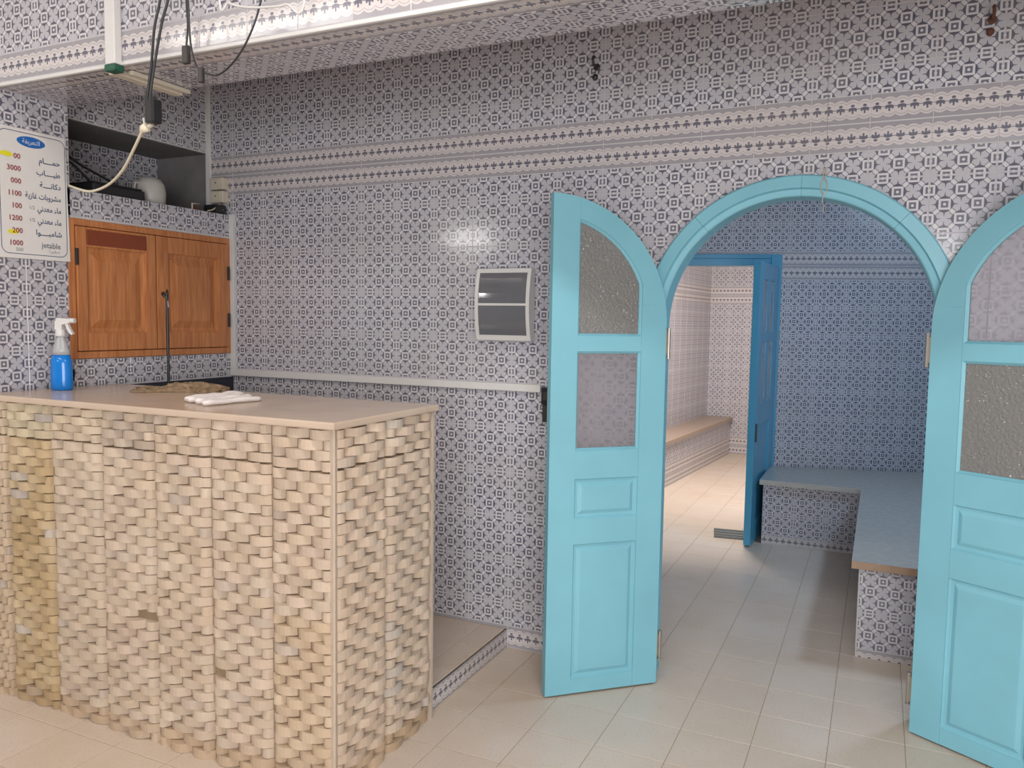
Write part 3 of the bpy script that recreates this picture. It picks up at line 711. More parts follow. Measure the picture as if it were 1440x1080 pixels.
seams = [XL+0.003, -0.094, 0.156, 0.415, 0.671, 0.923, 1.175, CXR-0.006]
for i, (a, c) in enumerate(zip(seams, seams[1:])): panel_stones('f', i, a+0.002, c-0.002)
for i, (a, c) in enumerate(((CYF+0.012, -1.001), (-0.999, -0.722))): panel_stones('s', i, a, c)
def shown(s):
    q = project(s[1])
    if q is None or not (-5 < q[0] < 1445 and -5 < q[1] < 1085): return -1
    d = (Vector(s[1])-CAM); nrm = Vector((0, -1, 0)) if s[5] == 'f' else Vector((1, 0, 0))
    return s[4]*abs(d.normalized().dot(nrm))/d.length_squared
stones.sort(key=shown, reverse=True)
tloc = Matrix.Translation(-Vector(ct.location))
for mt, pos, col, k, ar, fc in stones[:300]:
    o = link('stone', SV_[k], None, ct); o.color = col
    o.matrix_basis = tloc @ mt
vv, ff, cc = [], [], []
for mt, pos, col, k, ar, fc in stones[300:]:
    s = len(vv); me = SV_[k]
    vv += [tuple(tloc @ mt @ v.co) for v in me.vertices]; ff += [tuple(s+i for i in p.vertices) for p in me.polygons]; cc += [col]*len(me.vertices)
me = bpy.data.meshes.new('stone_cladding'); me.from_pydata(vv, [], ff)
ca = me.color_attributes.new('tint', 'FLOAT_COLOR', 'POINT')
for i, q in enumerate(ca.data): q.color = cc[i]
o = link('stone_cladding', me, M['stone'], ct); o['kind'] = 'stuff'
bm = bmesh.new(); prism(bm, [(CXR-0.020, CYF+0.005), (CXR-0.006, CYF+0.001), (CXR-0.002, CYF+0.006), (CXR-0.006, CYF+0.020), (CXR-0.020, CYF+0.020)], 0.0, 1.142, 'z'); o = child_world(obj('corner_mortar', bm, M['mortar']), ct); o['label'] = 'pale mortar seam at the corner'
bm = bmesh.new(); bx(bm, CXR-0.03, CXR+0.002, -0.722, -0.710, 0.0, 1.142); o = child_world(obj('edge_strip', bm, M['mortar']), ct); o['label'] = 'pale edge strip at the back corner'
# worktop
bm = bmesh.new(); prism(bm, [(XL+0.006, -1.305), (1.437, -1.305), (1.437, -0.700), (XL+0.006, -0.700)], 1.144, 1.168, 'z')
bmesh.ops.bevel(bm, geom=[e for e in bm.edges if abs(e.verts[0].co.z-e.verts[1].co.z) < 1e-5], offset=0.006, segments=3, affect='EDGES', profile=0.5)
wt = obj('worktop', bm, M['marble']); tag(wt, 'beige marble slab with rounded edge on top of the stone counter', 'worktop')
# ------------------------------------------------------------------ cupboard
cb = empty('wall_cupboard', (XL, -0.46, 1.28)); tag(cb, 'orange varnished wooden cupboard with two panel doors in the left wall', 'cupboard')
def cbox(name, y0, y1, z0, z1, x0, x1, mat, par=None, bev=0.002):
    bm = bx(bmesh.new(), XL+x0, XL+x1, y0, y1, z0, z1, bev)
    o = obj(name, bm, mat)
    if par is None: return child_world(o, cb)
    o.parent = par; o.matrix_parent_inverse = Matrix.Translation(-Vector(cb.location)); return o
cbox('carcass', -0.92, -0.012, 1.285, 1.872, -0.30, -0.022, M['dark_stain'], bev=0)
for nm, a in (('frame_stile', (-0.924, -0.893, 1.284, 1.874)), ('frame_stile', (-0.034, -0.006, 1.284, 1.874)), ('frame_rail', (-0.8925, -0.0345, 1.284, 1.314)), ('frame_rail', (-0.8925, -0.0345, 1.846, 1.874))): cbox(nm, *a, -0.02, 0.004, M['wood'])
def cdoor(y0, y1, z0, z1, py0, py1, pz0, pz1):
    bm = bmesh.new()
    for a in ((y0, py0, z0, z1), (py1, y1, z0, z1), (py0+0.0003, py1-0.0003, z0, pz0), (py0+0.0003, py1-0.0003, pz1, z1)): bx(bm, XL-0.018, XL+0.010, *a, 0.003)
    d = child_world(obj('door', bm, M['wood']), cb)
    bm = bmesh.new()
    rs = []
    for i, dx in ((0, 0.001), (0.012, -0.004), (0.02, -0.006), (0.055, 0.006), (0.058, 0.006)):
        rs.append([bm.verts.new((XL+dx, y, z)) for y, z in ((py0+i, pz0+i), (py1-i, pz0+i), (py1-i, pz1-i), (py0+i, pz1-i))])
    for a, c in zip(rs, rs[1:]):
        for k in range(4): j = (k+1) % 4; bm.faces.new((a[k], a[j], c[j], c[k]))
    bm.faces.new(rs[-1])
    p = obj('panel', bm, M['wood'], d); p.matrix_parent_inverse = Matrix.Identity(4); p.location = (0, 0, 0)
    return d
d1 = cdoor(-0.890, -0.488, 1.317, 1.843, -0.842, -0.545, 1.395, 1.758)
d2 = cdoor(-0.482, -0.037, 1.317, 1.843, -0.415, -0.102, 1.395, 1.765)
def sub(name, y0, y1, z0, z1, x0, x1, mat, par, bev=0.001):
    o = obj(name, bx(bmesh.new(), XL+x0, XL+x1, y0, y1, z0, z1, bev), mat, par); return o
o = sub('rail_patch', -0.842, -0.54, 1.768, 1.832, 0.010, 0.013, M['red_wood'], d1); o['label'] = 'darker reddish wood strip'
sub('hinge', -0.896, -0.884, 1.68, 1.75, 0.006, 0.016, M['dark_steel'], d1); sub('hinge', -0.043, -0.031, 1.42, 1.49, 0.006, 0.016, M['dark_steel'], d2); sub('hinge', -0.043, -0.031, 1.66, 1.73, 0.006, 0.016, M['dark_steel'], d2)
bm = bmesh.new(); tube(bm, [(XL+0.009, -0.452, 1.575), (XL+0.014, -0.452, 1.575)], 0.010, 10); o = obj('keyhole', bm, M['dark_stain'], d2)
# ------------------------------------------------------------------ price board
pb = empty('price_board', (XL+0.004, -1.07, 1.93)); tag(pb, 'white price list board with Arabic lines hung on the pillar', 'price board')
BX = XL+0.008
def by(y): return y
bm = bmesh.new(); prism(bm, [(-1.218, 1.688), (-0.918, 1.690), (-0.928, 2.19), (-1.214, 2.19)], XL+0.002, BX, 'x'); child_world(obj('panel', bm, M['board']), pb)
def flat_poly(pts, x, mat, name, thick=0.0006):
    bm = bmesh.new(); prism(bm, pts, x, x+thick, 'x'); return child_world(obj(name, bm, mat), pb)
def rrect(y0, y1, z0, z1, r, n=6):
    out = []
    for cy, cz, a in ((y1-r, z1-r, 0), (y0+r, z1-r, 90), (y0+r, z0+r, 180), (y1-r, z0+r, 270)):
        out += [(cy+r*math.cos(math.radians(a+90*k/n)), cz+r*math.sin(math.radians(a+90*k/n))) for k in range(n+1)]
    return out
ou, iu = rrect(-1.204, -0.930, 1.705, 2.178, 0.03), rrect(-1.2015, -0.9325, 1.7075, 2.1755, 0.0275)
bm = bmesh.new(); va = [bm.verts.new((BX+0.0006, *p)) for p in ou]; vb = [bm.verts.new((BX+0.0006, *p)) for p in iu]
for k in range(len(va)): j = (k+1) % len(va); bm.faces.new((va[k], va[j], vb[j], vb[k]))
child_world(obj('border_line', bm, M['ink_blue']), pb)
flat_poly([(-1.073+0.058*math.cos(6.283*k/32), 2.145+0.021*math.sin(6.283*k/32)) for k in range(32)], BX, M['oval'], 'title_oval')
def text(body, y, z, size, mat, align='CENTER', x=BX+0.0010, sx=1.0, bold=0.0):
    cu = bpy.data.curves.new('lettering', 'FONT'); cu.body = body; cu.size = size; cu.align_x = align; cu.align_y = 'CENTER'; cu.offset = bold; cu.resolution_u = 2
    o = bpy.data.objects.new('lettering', cu); COL.objects.link(o); bpy.context.view_layer.update()
    me = bpy.data.meshes.new_from_object(o.evaluated_get(bpy.context.evaluated_depsgraph_get())); bpy.data.objects.remove(o)
    me.transform(Matrix(((0, 0, 1, x), (sx, 0, 0, y), (0, 1, 0, z), (0, 0, 0, 1))))
    me.materials.clear(); ob = link('lettering', me, mat); return child_world(ob, pb)
# contextual Arabic shaping (isolated, final, initial, medial)
AF = {'ا': 'ﺍﺎ', 'ب': 'ﺏﺐﺑﺒ', 'ت': 'ﺕﺖﺗﺘ', 'ة': 'ﺓﺔ', 'ح': 'ﺡﺢﺣﺤ', 'د': 'ﺩﺪ', 'ر': 'ﺭﺮ', 'ز': 'ﺯﺰ', 'ش': 'ﺵﺶﺷﺸ', 'ط': 'ﻁﻂﻃﻄ', 'ع': 'ﻉﻊﻋﻌ', 'غ': 'ﻍﻎﻏﻐ', 'ف': 'ﻑﻒﻓﻔ',
      'ك': 'ﻙﻚﻛﻜ', 'ل': 'ﻝﻞﻟﻠ', 'م': 'ﻡﻢﻣﻤ', 'ن': 'ﻥﻦﻧﻨ', 'و': 'ﻭﻮ', 'ي': 'ﻱﻲﻳﻴ', 'ء': 'ﺀ', 'ص': 'ﺹﺺﺻﺼ', 'ـ': 'ــــ'}
def shape(s):
    out = []
    for i, c in enumerate(s):
        if c not in AF: out.append(c); continue
        f = AF[c]; pv = i > 0 and s[i-1] in AF and len(AF[s[i-1]]) == 4; nx = i+1 < len(s) and s[i+1] in AF and len(f) == 4 and len(AF[s[i+1]]) > 1
        k = (3 if nx else 1) if pv else (2 if nx else 0)
        out.append(f[min(k, len(f)-1)])
    return ''.join(reversed(out))
text(shape('التعريفة'), -1.073, 2.145, 0.024, M['white_ink'], sx=1.0)
zl = [2.081, 2.034, 1.986, 1.938, 1.891, 1.843, 1.795, 1.747]
lines = ['حمــــام', 'طيــــاب', 'دكانــــة', 'مشروبات غازية', 'ماء معدني', 'ماء معدني', 'شامبــــوا', 'jetable']
prices = ['00', '3000', '000', '1100', '100', '1200', '200', '1000']
for z, l, p in zip(zl, lines, prices):
    if l == 'jetable': text(l, -0.960, z, 0.031, M['ink_grey'], 'RIGHT', bold=0.0005)
    else: text(shape(l), -0.953, z, 0.030, M['ink_blue'], 'RIGHT', sx=0.84 if ' ' in l else 1.0, bold=0.0004)
    text(p, -1.118, z, 0.028, M['ink_red'], 'RIGHT', bold=0.0006)
text('1/2', -1.078, zl[4], 0.020, M['ink_grey']); text('1/5', -1.078, zl[5], 0.020, M['ink_grey'])
text(shape('صغيرة'), -0.963, 1.725, 0.019, M['ink_grey'], 'RIGHT'); text('500', -1.118, 1.722, 0.020, M['ink_grey'], 'RIGHT')
def blob(cy, cz, a, b_, sd):
    r = random.Random(sd); return [(cy+a*math.cos(6.283*k/14)*r.uniform(0.8, 1.1), cz+b_*math.sin(6.283*k/14)*r.uniform(0.75, 1.1)) for k in range(14)]
flat_poly(blob(-1.176, 2.084, 0.028, 0.011, 2), BX+0.0012, M['yellow'], 'marker_smear'); flat_poly(blob(-1.156, 1.789, 0.024, 0.010, 5), BX+0.0003, M['yellow'], 'marker_smear')
# ------------------------------------------------------------------ consumer unit
fu = empty('fuse_box', (1.385, 0, 1.54)); tag(fu, 'white two-row fuse box with smoked windows on the main wall', 'fuse box')
bm = bmesh.new(); bx(bm, 1.250, 1.508, -0.045, 0.0, 1.386, 1.700, 0.006); child_world(obj('back_box', bm, M['trim_white']), fu)
def curved_frame():
    bm = bmesh.new(); n = 10
    def y(z): t = (z-1.543)/0.157; return -0.046-0.024*(1-t*t)
    zs = [1.388+0.310*k/n for k in range(n+1)]
    def strip(x0, x1, zz):
        f = [[bm.verts.new((x, y(z), z)) for x in (x0, x1)] for z in zz]; k2 = [[bm.verts.new((x, -0.044, z)) for x in (x0, x1)] for z in zz]
        for i in range(len(zz)-1):
            bm.faces.new((f[i][0], f[i][1], f[i+1][1], f[i+1][0])); bm.faces.new((f[i][0], f[i+1][0], k2[i+1][0], k2[i][0])); bm.faces.new((f[i][1], k2[i][1], k2[i+1][1], f[i+1][1]))
        bm.faces.new((f[0][0], k2[0][0], k2[0][1], f[0][1])); bm.faces.new((f[-1][0], f[-1][1], k2[-1][1], k2[-1][0]))
    strip(1.249, 1.265, zs); strip(1.493, 1.509, zs)
    for a, c in ((1.388, 1.410), (1.538, 1.548), (1.680, 1.698)): strip(1.2651, 1.4929, [a, (a+c)/2, c])
    return bm, y
bm, yy = curved_frame(); child_world(obj('cover_frame', bm, M['trim_white']), fu)
for z0, z1 in ((1.411, 1.537), (1.549, 1.679)):
    bm = bmesh.new(); n = 6; zs = [z0+(z1-z0)*k/n for k in range(n+1)]
    a = [[bm.verts.new((x, yy(z)+0.004, z)) for x in (1.2655, 1.4925)] for z in zs]; c = [[bm.verts.new((x, yy(z)+0.007, z)) for x in (1.2655, 1.4925)] for z in zs]
    for i in range(n): bm.faces.new((a[i][0], a[i][1], a[i+1][1], a[i+1][0])); bm.faces.new((c[i][0], c[i+1][0], c[i+1][1], c[i][1]))
    wdw = child_world(obj('window', bm, M['smoke']), fu); wdw['label'] = 'smoked plastic window'
    zc = (z0+z1)/2
    bm = bmesh.new()
    for k in range(10):
        if k == 4 and z0 > 1.5: continue
        bx(bm, 1.270+k*0.0218, 1.2905+k*0.0218, -0.054, -0.046, zc-0.012, zc+0.012)
    child_world(obj('breaker_row', bm, M['dark_steel']), fu)
    bm = bmesh.new(); bx(bm, 1.285, 1.475, -0.049, -0.0455, zc-0.034, zc-0.018); child_world(obj('label_strip', bm, M['label_green']), fu)
# small black switch block half hidden behind the left door leaf
sb = empty('wall_switch', (1.575, 0, 1.12)); tag(sb, 'small black switch block on the wall behind the left door leaf', 'switch')
bm = bmesh.new(); bx(bm, 1.556, 1.60, -0.030, 0, 1.115, 1.190, 0.003); child_world(obj('switch_module', bm, M['black']), sb)
bm = bmesh.new(); bx(bm, 1.560, 1.60, -0.026, 0, 1.040, 1.112, 0.003); child_world(obj('switch_module', bm, M['dark_steel']), sb)
bm = bmesh.new(); bx(bm, 1.566, 1.592, -0.036, -0.030, 1.135, 1.170, 0.002); child_world(obj('rocker', bm, M['dark_steel']), sb)
# ------------------------------------------------------------------ objects on the counter
BX0, BY_, BZ0 = -0.105, -1.045, 1.168
sp = empty('spray_bottle', (BX0, BY_, BZ0), 0.35); tag(sp, 'spray bottle of blue liquid with white trigger on the counter', 'spray bottle')
obj('liquid_body', lathe(bmesh.new(), [(0.036, 0.0), (0.042, 0.004), (0.0435, 0.02), (0.0435, 0.07), (0.041, 0.11), (0.036, 0.142)], seg=24, sy=0.72), M['liquid'], sp, True)
obj('bottle_top', lathe(bmesh.new(), [(0.036, 0.1425), (0.031, 0.165), (0.024, 0.188), (0.017, 0.205), (0.0145, 0.215), (0.0145, 0.224)], seg=24, sy=0.78), M['clear'], sp, True)
obj('collar', lathe(bmesh.new(), [(0.018, 0.216), (0.019, 0.218), (0.018, 0.240), (0.015, 0.243)], seg=16), M['trim_white'], sp, True)
bm = bmesh.new(); prism(bm, [(-0.018, 0.243), (0.012, 0.243), (0.012, 0.262), (0.044, 0.270), (0.046, 0.286), (-0.006, 0.289), (-0.016, 0.275)], -0.010, 0.010, 'y'); hd = obj('trigger_head', bm, M['trim_white'], sp)
obj('nozzle', tube(bmesh.new(), [(0.044, 0, 0.279), (0.062, 0, 0.279)], 0.010, 10), M['trim_white'], hd)
bm = bmesh.new(); prism(bm, [(0.022, 0.268), (0.034, 0.270), (0.042, 0.250), (0.056, 0.226), (0.048, 0.222), (0.034, 0.240)], -0.007, 0.007, 'y'); obj('trigger', bm, M['trim_white'], hd)
# towels
def cloth(name, outline_fn, nx, ny, mat, label, cat, seed, thick):
    rnd = random.Random(seed); bm = bmesh.new(); g = []
    for i in range(nx+1):
        row = []
        for j in range(ny+1):
            p, z = outline_fn(i/nx, j/ny, rnd); row.append((p, z))
        g.append(row)
    top = [[bm.verts.new((p[0], p[1], 1.1685+max(0.003, z))) for p, z in r] for r in g]; bot = [[bm.verts.new((p[0], p[1], 1.1684)) for p, z in r] for r in g]
    for i in range(nx):
        for j in range(ny):
            bm.faces.new((top[i][j], top[i+1][j], top[i+1][j+1], top[i][j+1])); bm.faces.new((bot[i][j], bot[i][j+1], bot[i+1][j+1], bot[i+1][j]))
    for i in range(nx):
        bm.faces.new((top[i][0], bot[i][0], bot[i+1][0], top[i+1][0])); bm.faces.new((top[i][ny], top[i+1][ny], bot[i+1][ny], bot[i][ny]))
    for j in range(ny):
        bm.faces.new((top[0][j], top[0][j+1], bot[0][j+1], bot[0][j])); bm.faces.new((top[nx][j], bot[nx][j], bot[nx][j+1], top[nx][j+1]))
    return tag(obj(name, bm, mat, None, True), label, cat)
def burlap_fn(s, t, r):
    a, b_ = Vector((0.16, -0.90)), Vector((0.47, -0.745)); d = b_-a; n = Vector((d.y, -d.x)).normalized()
    w = 0.075+0.02*math.sin(s*9)
    p = a+d*(s+0.03*math.sin(t*11))+n*w*(t-0.35)*(1.3+0.25*math.sin(s*17))+Vector((r.uniform(-.006, .006), r.uniform(-.006, .006)))
    z = 0.007+0.030*max(0, math.sin(s*3.6-0.7))*max(0, 1-abs(t-0.35)*2.2)+0.006*math.sin(t*19+s*7)+0.004*math.sin(s*31+t*9)+r.uniform(0, 0.006)
    return p, z*(0.3 if t in (0, 1) else 1)
cloth('burlap_cloth', burlap_fn, 26, 12, M['burlap'], 'crumpled brown burlap cloth lying at the back of the counter', 'cloth', 3, 0.03)
tw = empty('folded_towel', (0.72, -1.02, 1.168)); tag(tw, 'folded pinkish white towel on the counter edge', 'towel')
def roll(a, b_, r, z, wav):
    a, b_ = Vector(a), Vector(b_); pts = []
    for k in range(13):
        t = k/12; p = a.lerp(b_, t); pts.append((p.x-0.72+0.004*math.sin(t*9+wav), p.y+1.02+0.004*math.cos(t*7+wav), z+0.002*math.sin(t*11+wav)))
    bm = tube(bmesh.new(), pts, [r*(0.7 if k in (0, 12) else 1+0.12*math.sin(k*1.7+wav)) for k in range(13)], 10)
    for v in bm.verts: v.co.z = max(0.0006, (v.co.z-z)*0.75+z*0.85)
    return bm
for a, b_, r, z, wv in (((0.80, -1.19, 0), (0.83, -0.945, 0), 0.013, 0.012, 0.3), ((0.745, -1.165, 0), (0.77, -0.92, 0), 0.015, 0.014, 1.4), ((0.69, -1.14, 0), (0.70, -0.885, 0), 0.016, 0.015, 2.6), ((0.66, -1.12, 0), (0.66, -0.87, 0), 0.015, 0.016, 3.9)):
    obj('fold', roll(a, b_, r, z, wv), M['towel'], tw, True)
# black tap pipe standing behind the counter
tp = empty('tall_tap', (-0.08, -0.54, 0.085)); tag(tp, 'thin black upright tap pipe in front of the cupboard', 'tap')
obj('pipe', tube(bmesh.new(), spline([(0, 0, 0.0), (0, 0, 0.7), (0, 0, 1.44), (-0.001, 0, 1.465), (-0.012, -0.012, 1.482)], 6), 0.0065, 10), M['black'], tp, True)
obj('tip', tube(bmesh.new(), [(0.003, 0.0, 1.455), (0.008, 0.002, 1.425)], 0.004, 8), M['steel'], tp)
obj('foot', lathe(bmesh.new(), [(0.03, 0), (0.03, 0.006), (0.012, 0.02)], seg=14), M['black'], tp)
# ------------------------------------------------------------------ things on the ledge
LZ = 1.9965
cp = empty('plastic_jug', (-0.335, -0.40, LZ)); tag(cp, 'off-white plastic jug standing on the tiled ledge', 'jug')
obj('jug_body', lathe(bmesh.new(), [(0.064, 0), (0.068, 0.005), (0.072, 0.06), (0.066, 0.098), (0.050, 0.124), (0.028, 0.130)], seg=20), M['ceramic'], cp, True)
obj('handle', tube(bmesh.new(), spline([(0.0, -0.060, 0.10), (0.0, -0.082, 0.095), (0.0, -0.086, 0.06), (0.0, -0.060, 0.03)], 5), 0.006, 8), M['ceramic'], cp, True)
bb = empty('black_device', (-0.33, -0.62, LZ)); tag(bb, 'flat black electronic box in the dark niche on the ledge', 'device')
obj('casing', bx(bmesh.new(), -0.09, 0.09, -0.16, 0.11, 0, 0.045, 0.006), M['black'], bb); obj('lid', bx(bmesh.new(), -0.085, 0.085, -0.15, 0.10, 0.0455, 0.053, 0.003), M['black'], bb)
def cable(name, pts, r, mat, label, parts=None, group=None):
    o = obj(name, tube(bmesh.new(), spline(pts, 8), r, 8), mat, None, True); return tag(o, label, 'cable', group)
cable('black_cable', [(-0.45, -0.88, 2.28), (-0.42, -0.74, 2.16), (-0.40, -0.60, 2.10), (-0.36, -0.52, 2.055)], 0.006, M['black'], 'black cable running down inside the dark niche to the device')
cable('black_cable', [(-0.38, -0.88, 2.12), (-0.36, -0.82, 2.14), (-0.36, -0.76, 2.11), (-0.35, -0.70, 2.056)], 0.006, M['black'], 'short looped black cable at the pillar end of the niche')
# wall sockets in the corner above the ledge
for zc, lab in ((2.155, 'upper white surface socket in the corner above the ledge'), (2.088, 'lower white surface socket in the corner above the ledge')):
    so = empty('wall_socket', (-0.275, 0, zc)); tag(so, lab, 'socket', 'white sockets above the ledge')
    bm = bmesh.new(); bx(bm, -0.045, 0.045, -0.042, 0, -0.030, 0.030, 0.004); obj('housing', bm, M['beige_plastic'], so)
    obj('face_plate', bx(bmesh.new(), -0.032, 0.032, -0.046, -0.0425, -0.022, 0.022, 0.002), M['beige_plastic'], so)
    obj('pin_hole', tube(bmesh.new(), [(0.0, -0.0475, 0.004), (0.0, -0.0465, 0.004)], 0.004, 8), M['black'], so)
ad = empty('power_adapter', (-0.25, -0.06, LZ)); tag(ad, 'dark power adapter lying under the white sockets', 'adapter')
obj('casing', bx(bmesh.new(), -0.06, 0.03, -0.035, 0.03, 0, 0.045, 0.005), M['black'], ad); obj('pin', tube(bmesh.new(), [(0.03, 0, 0.02), (0.042, 0, 0.02)], 0.003, 6), M['steel'], ad)
hb = empty('bracket_clip', (-0.26, -0.185, LZ)); tag(hb, 'small pale plastic frame clip lying on the ledge', 'clip')
obj('frame_loop', tube(bmesh.new(), [(0, -0.03, 0.004), (0, -0.03, 0.034), (0, 0.03, 0.038), (0, 0.03, 0.004)], 0.004, 6), M['beige_plastic'], hb)
obj('foot', bx(bmesh.new(), -0.012, 0.012, -0.034, 0.034, 0, 0.004), M['beige_plastic'], hb)
obj('core', bx(bmesh.new(), -0.008, 0.008, -0.012, 0.012, 0.0042, 0.024, 0.002), M['rust'], hb)
cable('white_cable', [(-0.235, -0.14, 2.002), (-0.23, -0.11, 2.012), (-0.23, -0.085, 2.03), (-0.235, -0.06, 2.048)], 0.003, M['beige_plastic'], 'thin pale lead looping from the clip to the sockets')
def wpt(px, py, y):                                  # convert a measured picture point to a point on plane Y=y
    d = _f+(px-720)/F_PX*CR-(py-540)/F_PX*CU; t = (y-CAM.y)/d.y; return CAM+d*t
# ------------------------------------------------------------------ conduits and hanging leads by the beam
cd = empty('cable_conduit', (wpt(153.5, 45, BY0-0.03).x, BY0, BZ)); tag(cd, 'white square conduit running down the beam face and under its soffit', 'conduit')
obj('upright_run', bx(bmesh.new(), -0.024, 0.024, -0.030, -0.0005, -0.002, 0.70, 0.003), M['trim_white'], cd)
obj('soffit_run', bx(bmesh.new(), -0.058, -0.018, 0.01, 0.30, -0.022, -0.0015, 0.003), M['beige_plastic'], cd)
obj('soffit_run', bx(bmesh.new(), -0.010, 0.012, 0.05, 0.31, -0.016, -0.0015, 0.003), M['beige_plastic'], cd)
e = obj('end_clip', bx(bmesh.new(), -0.026, 0.024, -0.033, 0.008, -0.026, -0.0025, 0.004), M['green'], cd); e['label'] = 'dark green plastic end clip'
CYC = -1.29
bl = empty('socket_lead', (0.72, CYC, 2.10)); tag(bl, 'black extension lead hanging from the ceiling with a trailing socket', 'extension lead')
def rel(pts, o): return [p-Vector(o.location) for p in pts]
def up_to(p, z): return Vector((p.x+0.02, p.y, z))
a1p = [wpt(q[0], q[1], CYC) for q in ((228, -40), (225, 0), (217, 40), (213, 90), (209, 120), (206, 142))]
a2p = [wpt(q[0], q[1], CYC-0.01) for q in ((240, -40), (236, 0), (228, 30), (219, 80), (213, 120), (211, 145))]
obj('cord', tube(bmesh.new(), spline(rel([up_to(a1p[0], 3.05)]+a1p, bl), 6), 0.0042, 8), M['black'], bl, True)
obj('cord', tube(bmesh.new(), spline(rel([up_to(a2p[0], 3.05)]+a2p, bl), 6), 0.0042, 8), M['black'], bl, True)
p = wpt(216, 158, CYC)-Vector(bl.location)
obj('socket_block', bx(bmesh.new(), p.x-0.020, p.x+0.018, p.y-0.02, p.y+0.02, p.z-0.036, p.z+0.040, 0.006, None), M['black'], bl)
wp_ = [wpt(200, 184, CYC), wpt(188, 210, CYC+0.06), wpt(172, 240, CYC+0.16)]
wl_ = empty('white_lead', tuple(wp_[0])); tag(wl_, 'cream lead with plug looping from the black socket to the niche', 'lead')
pts = [wp_[0], wp_[1], wp_[2]]
def xpt(px, py, x):
    d = _f+(px-720)/F_PX*CR-(py-540)/F_PX*CU; t = (x-CAM.x)/d.x; return CAM+d*t
pts += [xpt(152, 260, 0.15), xpt(128, 269, 0.0), xpt(108, 265, -0.12), xpt(90, 258, -0.26), xpt(74, 252, -0.34)]
obj('cord', tube(bmesh.new(), spline(rel(pts, wl_), 8), 0.0050, 8), M['cream_plastic'], wl_, True)
bm = bmesh.new(); tube(bm, rel([wpt(199, 186, CYC), wpt(202, 181, CYC), wpt(208, 178, CYC)], wl_), [0.007, 0.014, 0.015], 10); obj('plug', bm, M['cream_plastic'], wl_, True)
bm = bmesh.new(); tube(bm, rel([wpt(204, 180, CYC), wpt(203, 172, CYC), wpt(202, 166, CYC)], wl_), 0.004, 8); obj('pin', bm, M['trim_white'], wl_)
bm = bmesh.new(); tube(bm, rel([wpt(209, 178, CYC), wpt(214, 175, CYC)], wl_), 0.007, 8); obj('plug_nose', bm, M['beige_plastic'], wl_)
l2 = empty('thin_lead', tuple(wpt(262, 80, CYC))); tag(l2, 'short thin black lead with small connector hanging before the beam', 'lead')
q = [wpt(262, -40, CYC), wpt(262, 0, CYC), wpt(264, 35, CYC), wpt(262, 66, CYC)]
obj('cord', tube(bmesh.new(), spline(rel([up_to(q[0], 3.05)]+q, l2), 6), 0.003, 8), M['black'], l2, True)
obj('connector', bx(bmesh.new(), -0.013, 0.013, -0.008, 0.008, -0.022, 0.034, 0.004), M['dark_steel'], l2)
l3 = empty('looped_lead', tuple(wpt(300, 105, CYC))); tag(l3, 'thin black lead sagging in a loop under the bright beam edge', 'lead')
q = [wpt(264, -40, CYC-0.02), wpt(265, 10, CYC-0.02), wpt(268, 60, CYC-0.02), wpt(276, 92, CYC-0.02), wpt(290, 103, CYC-0.02), wpt(307, 105, CYC-0.02), wpt(326, 90, CYC-0.02), wpt(344, 64, CYC-0.02), wpt(358, 32, CYC-0.02), wpt(367, 0, CYC-0.02), wpt(374, -40, CYC-0.02)]
obj('cord', tube(bmesh.new(), spline(rel([up_to(q[0], 3.05)]+q+[up_to(q[-1], 3.05)], l3), 6), 0.003, 8), M['black'], l3, True)
c_ = wpt(283, 106, CYC-0.02)-Vector(l3.location)
obj('connector', bx(bmesh.new(), c_.x-0.009, c_.x+0.009, c_.y-0.007, c_.y+0.007, c_.z-0.022, c_.z+0.024, 0.003), M['dark_steel'], l3)
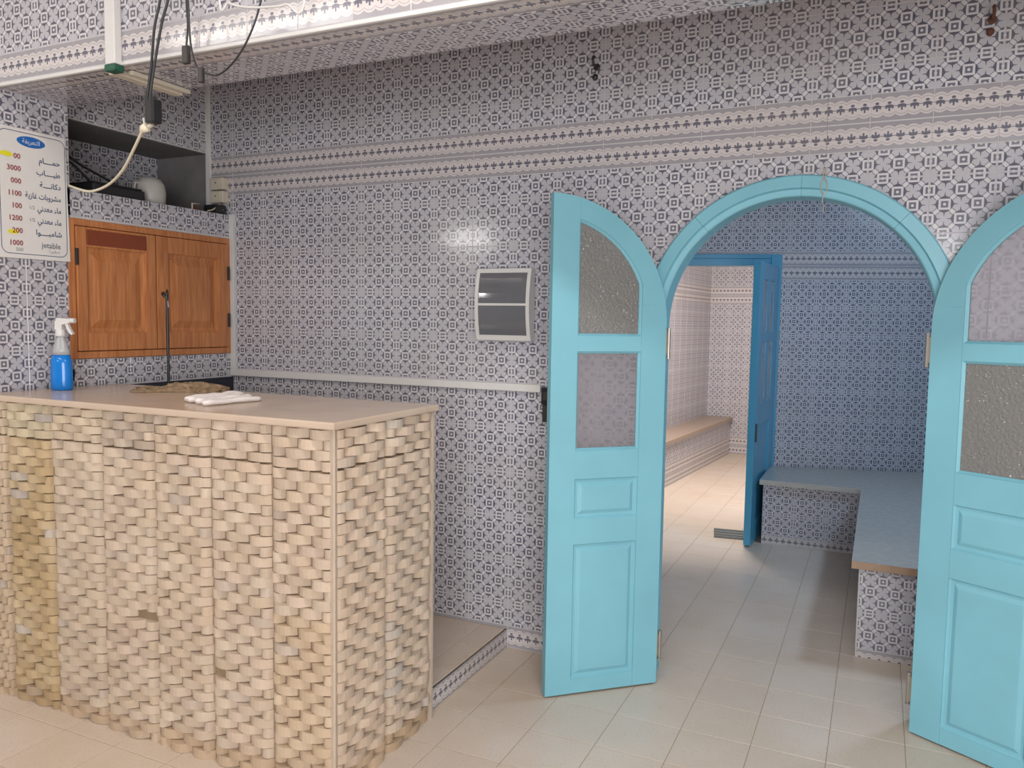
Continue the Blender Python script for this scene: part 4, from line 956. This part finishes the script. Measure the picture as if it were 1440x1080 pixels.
q = [wpt(308, -12, CYC-0.03), wpt(322, 4, CYC-0.03), wpt(345, 10, CYC-0.03), wpt(375, 10, CYC-0.03), wpt(402, 6, CYC-0.03), wpt(430, -12, CYC-0.03)]
cable('white_cable', [up_to(q[0], 3.05)]+q+[up_to(q[-1], 3.05)], 0.0035, M['trim_white'], 'thin white cable dipping in front of the beam at the picture top')
# ------------------------------------------------------------------ wall hooks and hanging chain
for (hx, hz, lab, mt) in ((1.766, 2.512, 'dark iron hook high on the main wall below the beam', 'dark_steel'), (3.16, 2.505, 'rusty iron hook on the wall at the upper right', 'rust')):
    h = empty('wall_hook', (hx, 0, hz)); tag(h, lab, 'hook')
    obj('plate', lathe(bmesh.new(), [(0.014, 0), (0.014, 0.006), (0.010, 0.008)], seg=12), M[mt], h).data.transform(Matrix.Rotation(math.pi/2, 4, 'X'))
    obj('hook_arm', tube(bmesh.new(), spline([(0, -0.006, 0), (0, -0.04, -0.002), (0, -0.055, 0.012), (0, -0.05, 0.028), (0, -0.035, 0.03)], 5), 0.0055, 8), M[mt], h, True)
    obj('knob', lathe(bmesh.new(), [(0.004, -0.055), (0.011, -0.048), (0.012, -0.036), (0.006, -0.030)], seg=10), M[mt], h, True).location = (-0.004, -0.012, 0)
chn = empty('hanging_chain', (2.668, -0.20, 1.85)); tag(chn, 'thin wire with an open link hanging in front of the arch top', 'wire')
wz = [1.20, 0.95, 0.7, 0.45, 0.22, 0.155]
obj('wire', tube(bmesh.new(), spline([(0.004*math.sin(k*2.1), 0, z) for k, z in enumerate(wz)], 6), 0.0010, 6), M['steel'], chn, True)
def loop(z0, z1, wv): return [(wv*math.sin(6.2832*k/16), 0, z0+(z1-z0)*(0.5-0.5*math.cos(6.2832*k/16))) for k in range(17)]
obj('link', tube(bmesh.new(), loop(0.075, 0.125, 0.010), 0.0024, 6, False), M['steel'], chn, True)
obj('link', tube(bmesh.new(), loop(0.12, 0.165, 0.004), 0.0024, 6, False), M['steel'], chn, True)
obj('tail', tube(bmesh.new(), spline([(0.0, 0, 0.078), (-0.003, 0, 0.05), (0.003, 0, 0.03), (-0.001, 0, 0.012)], 5), 0.0022, 6), M['steel'], chn, True)
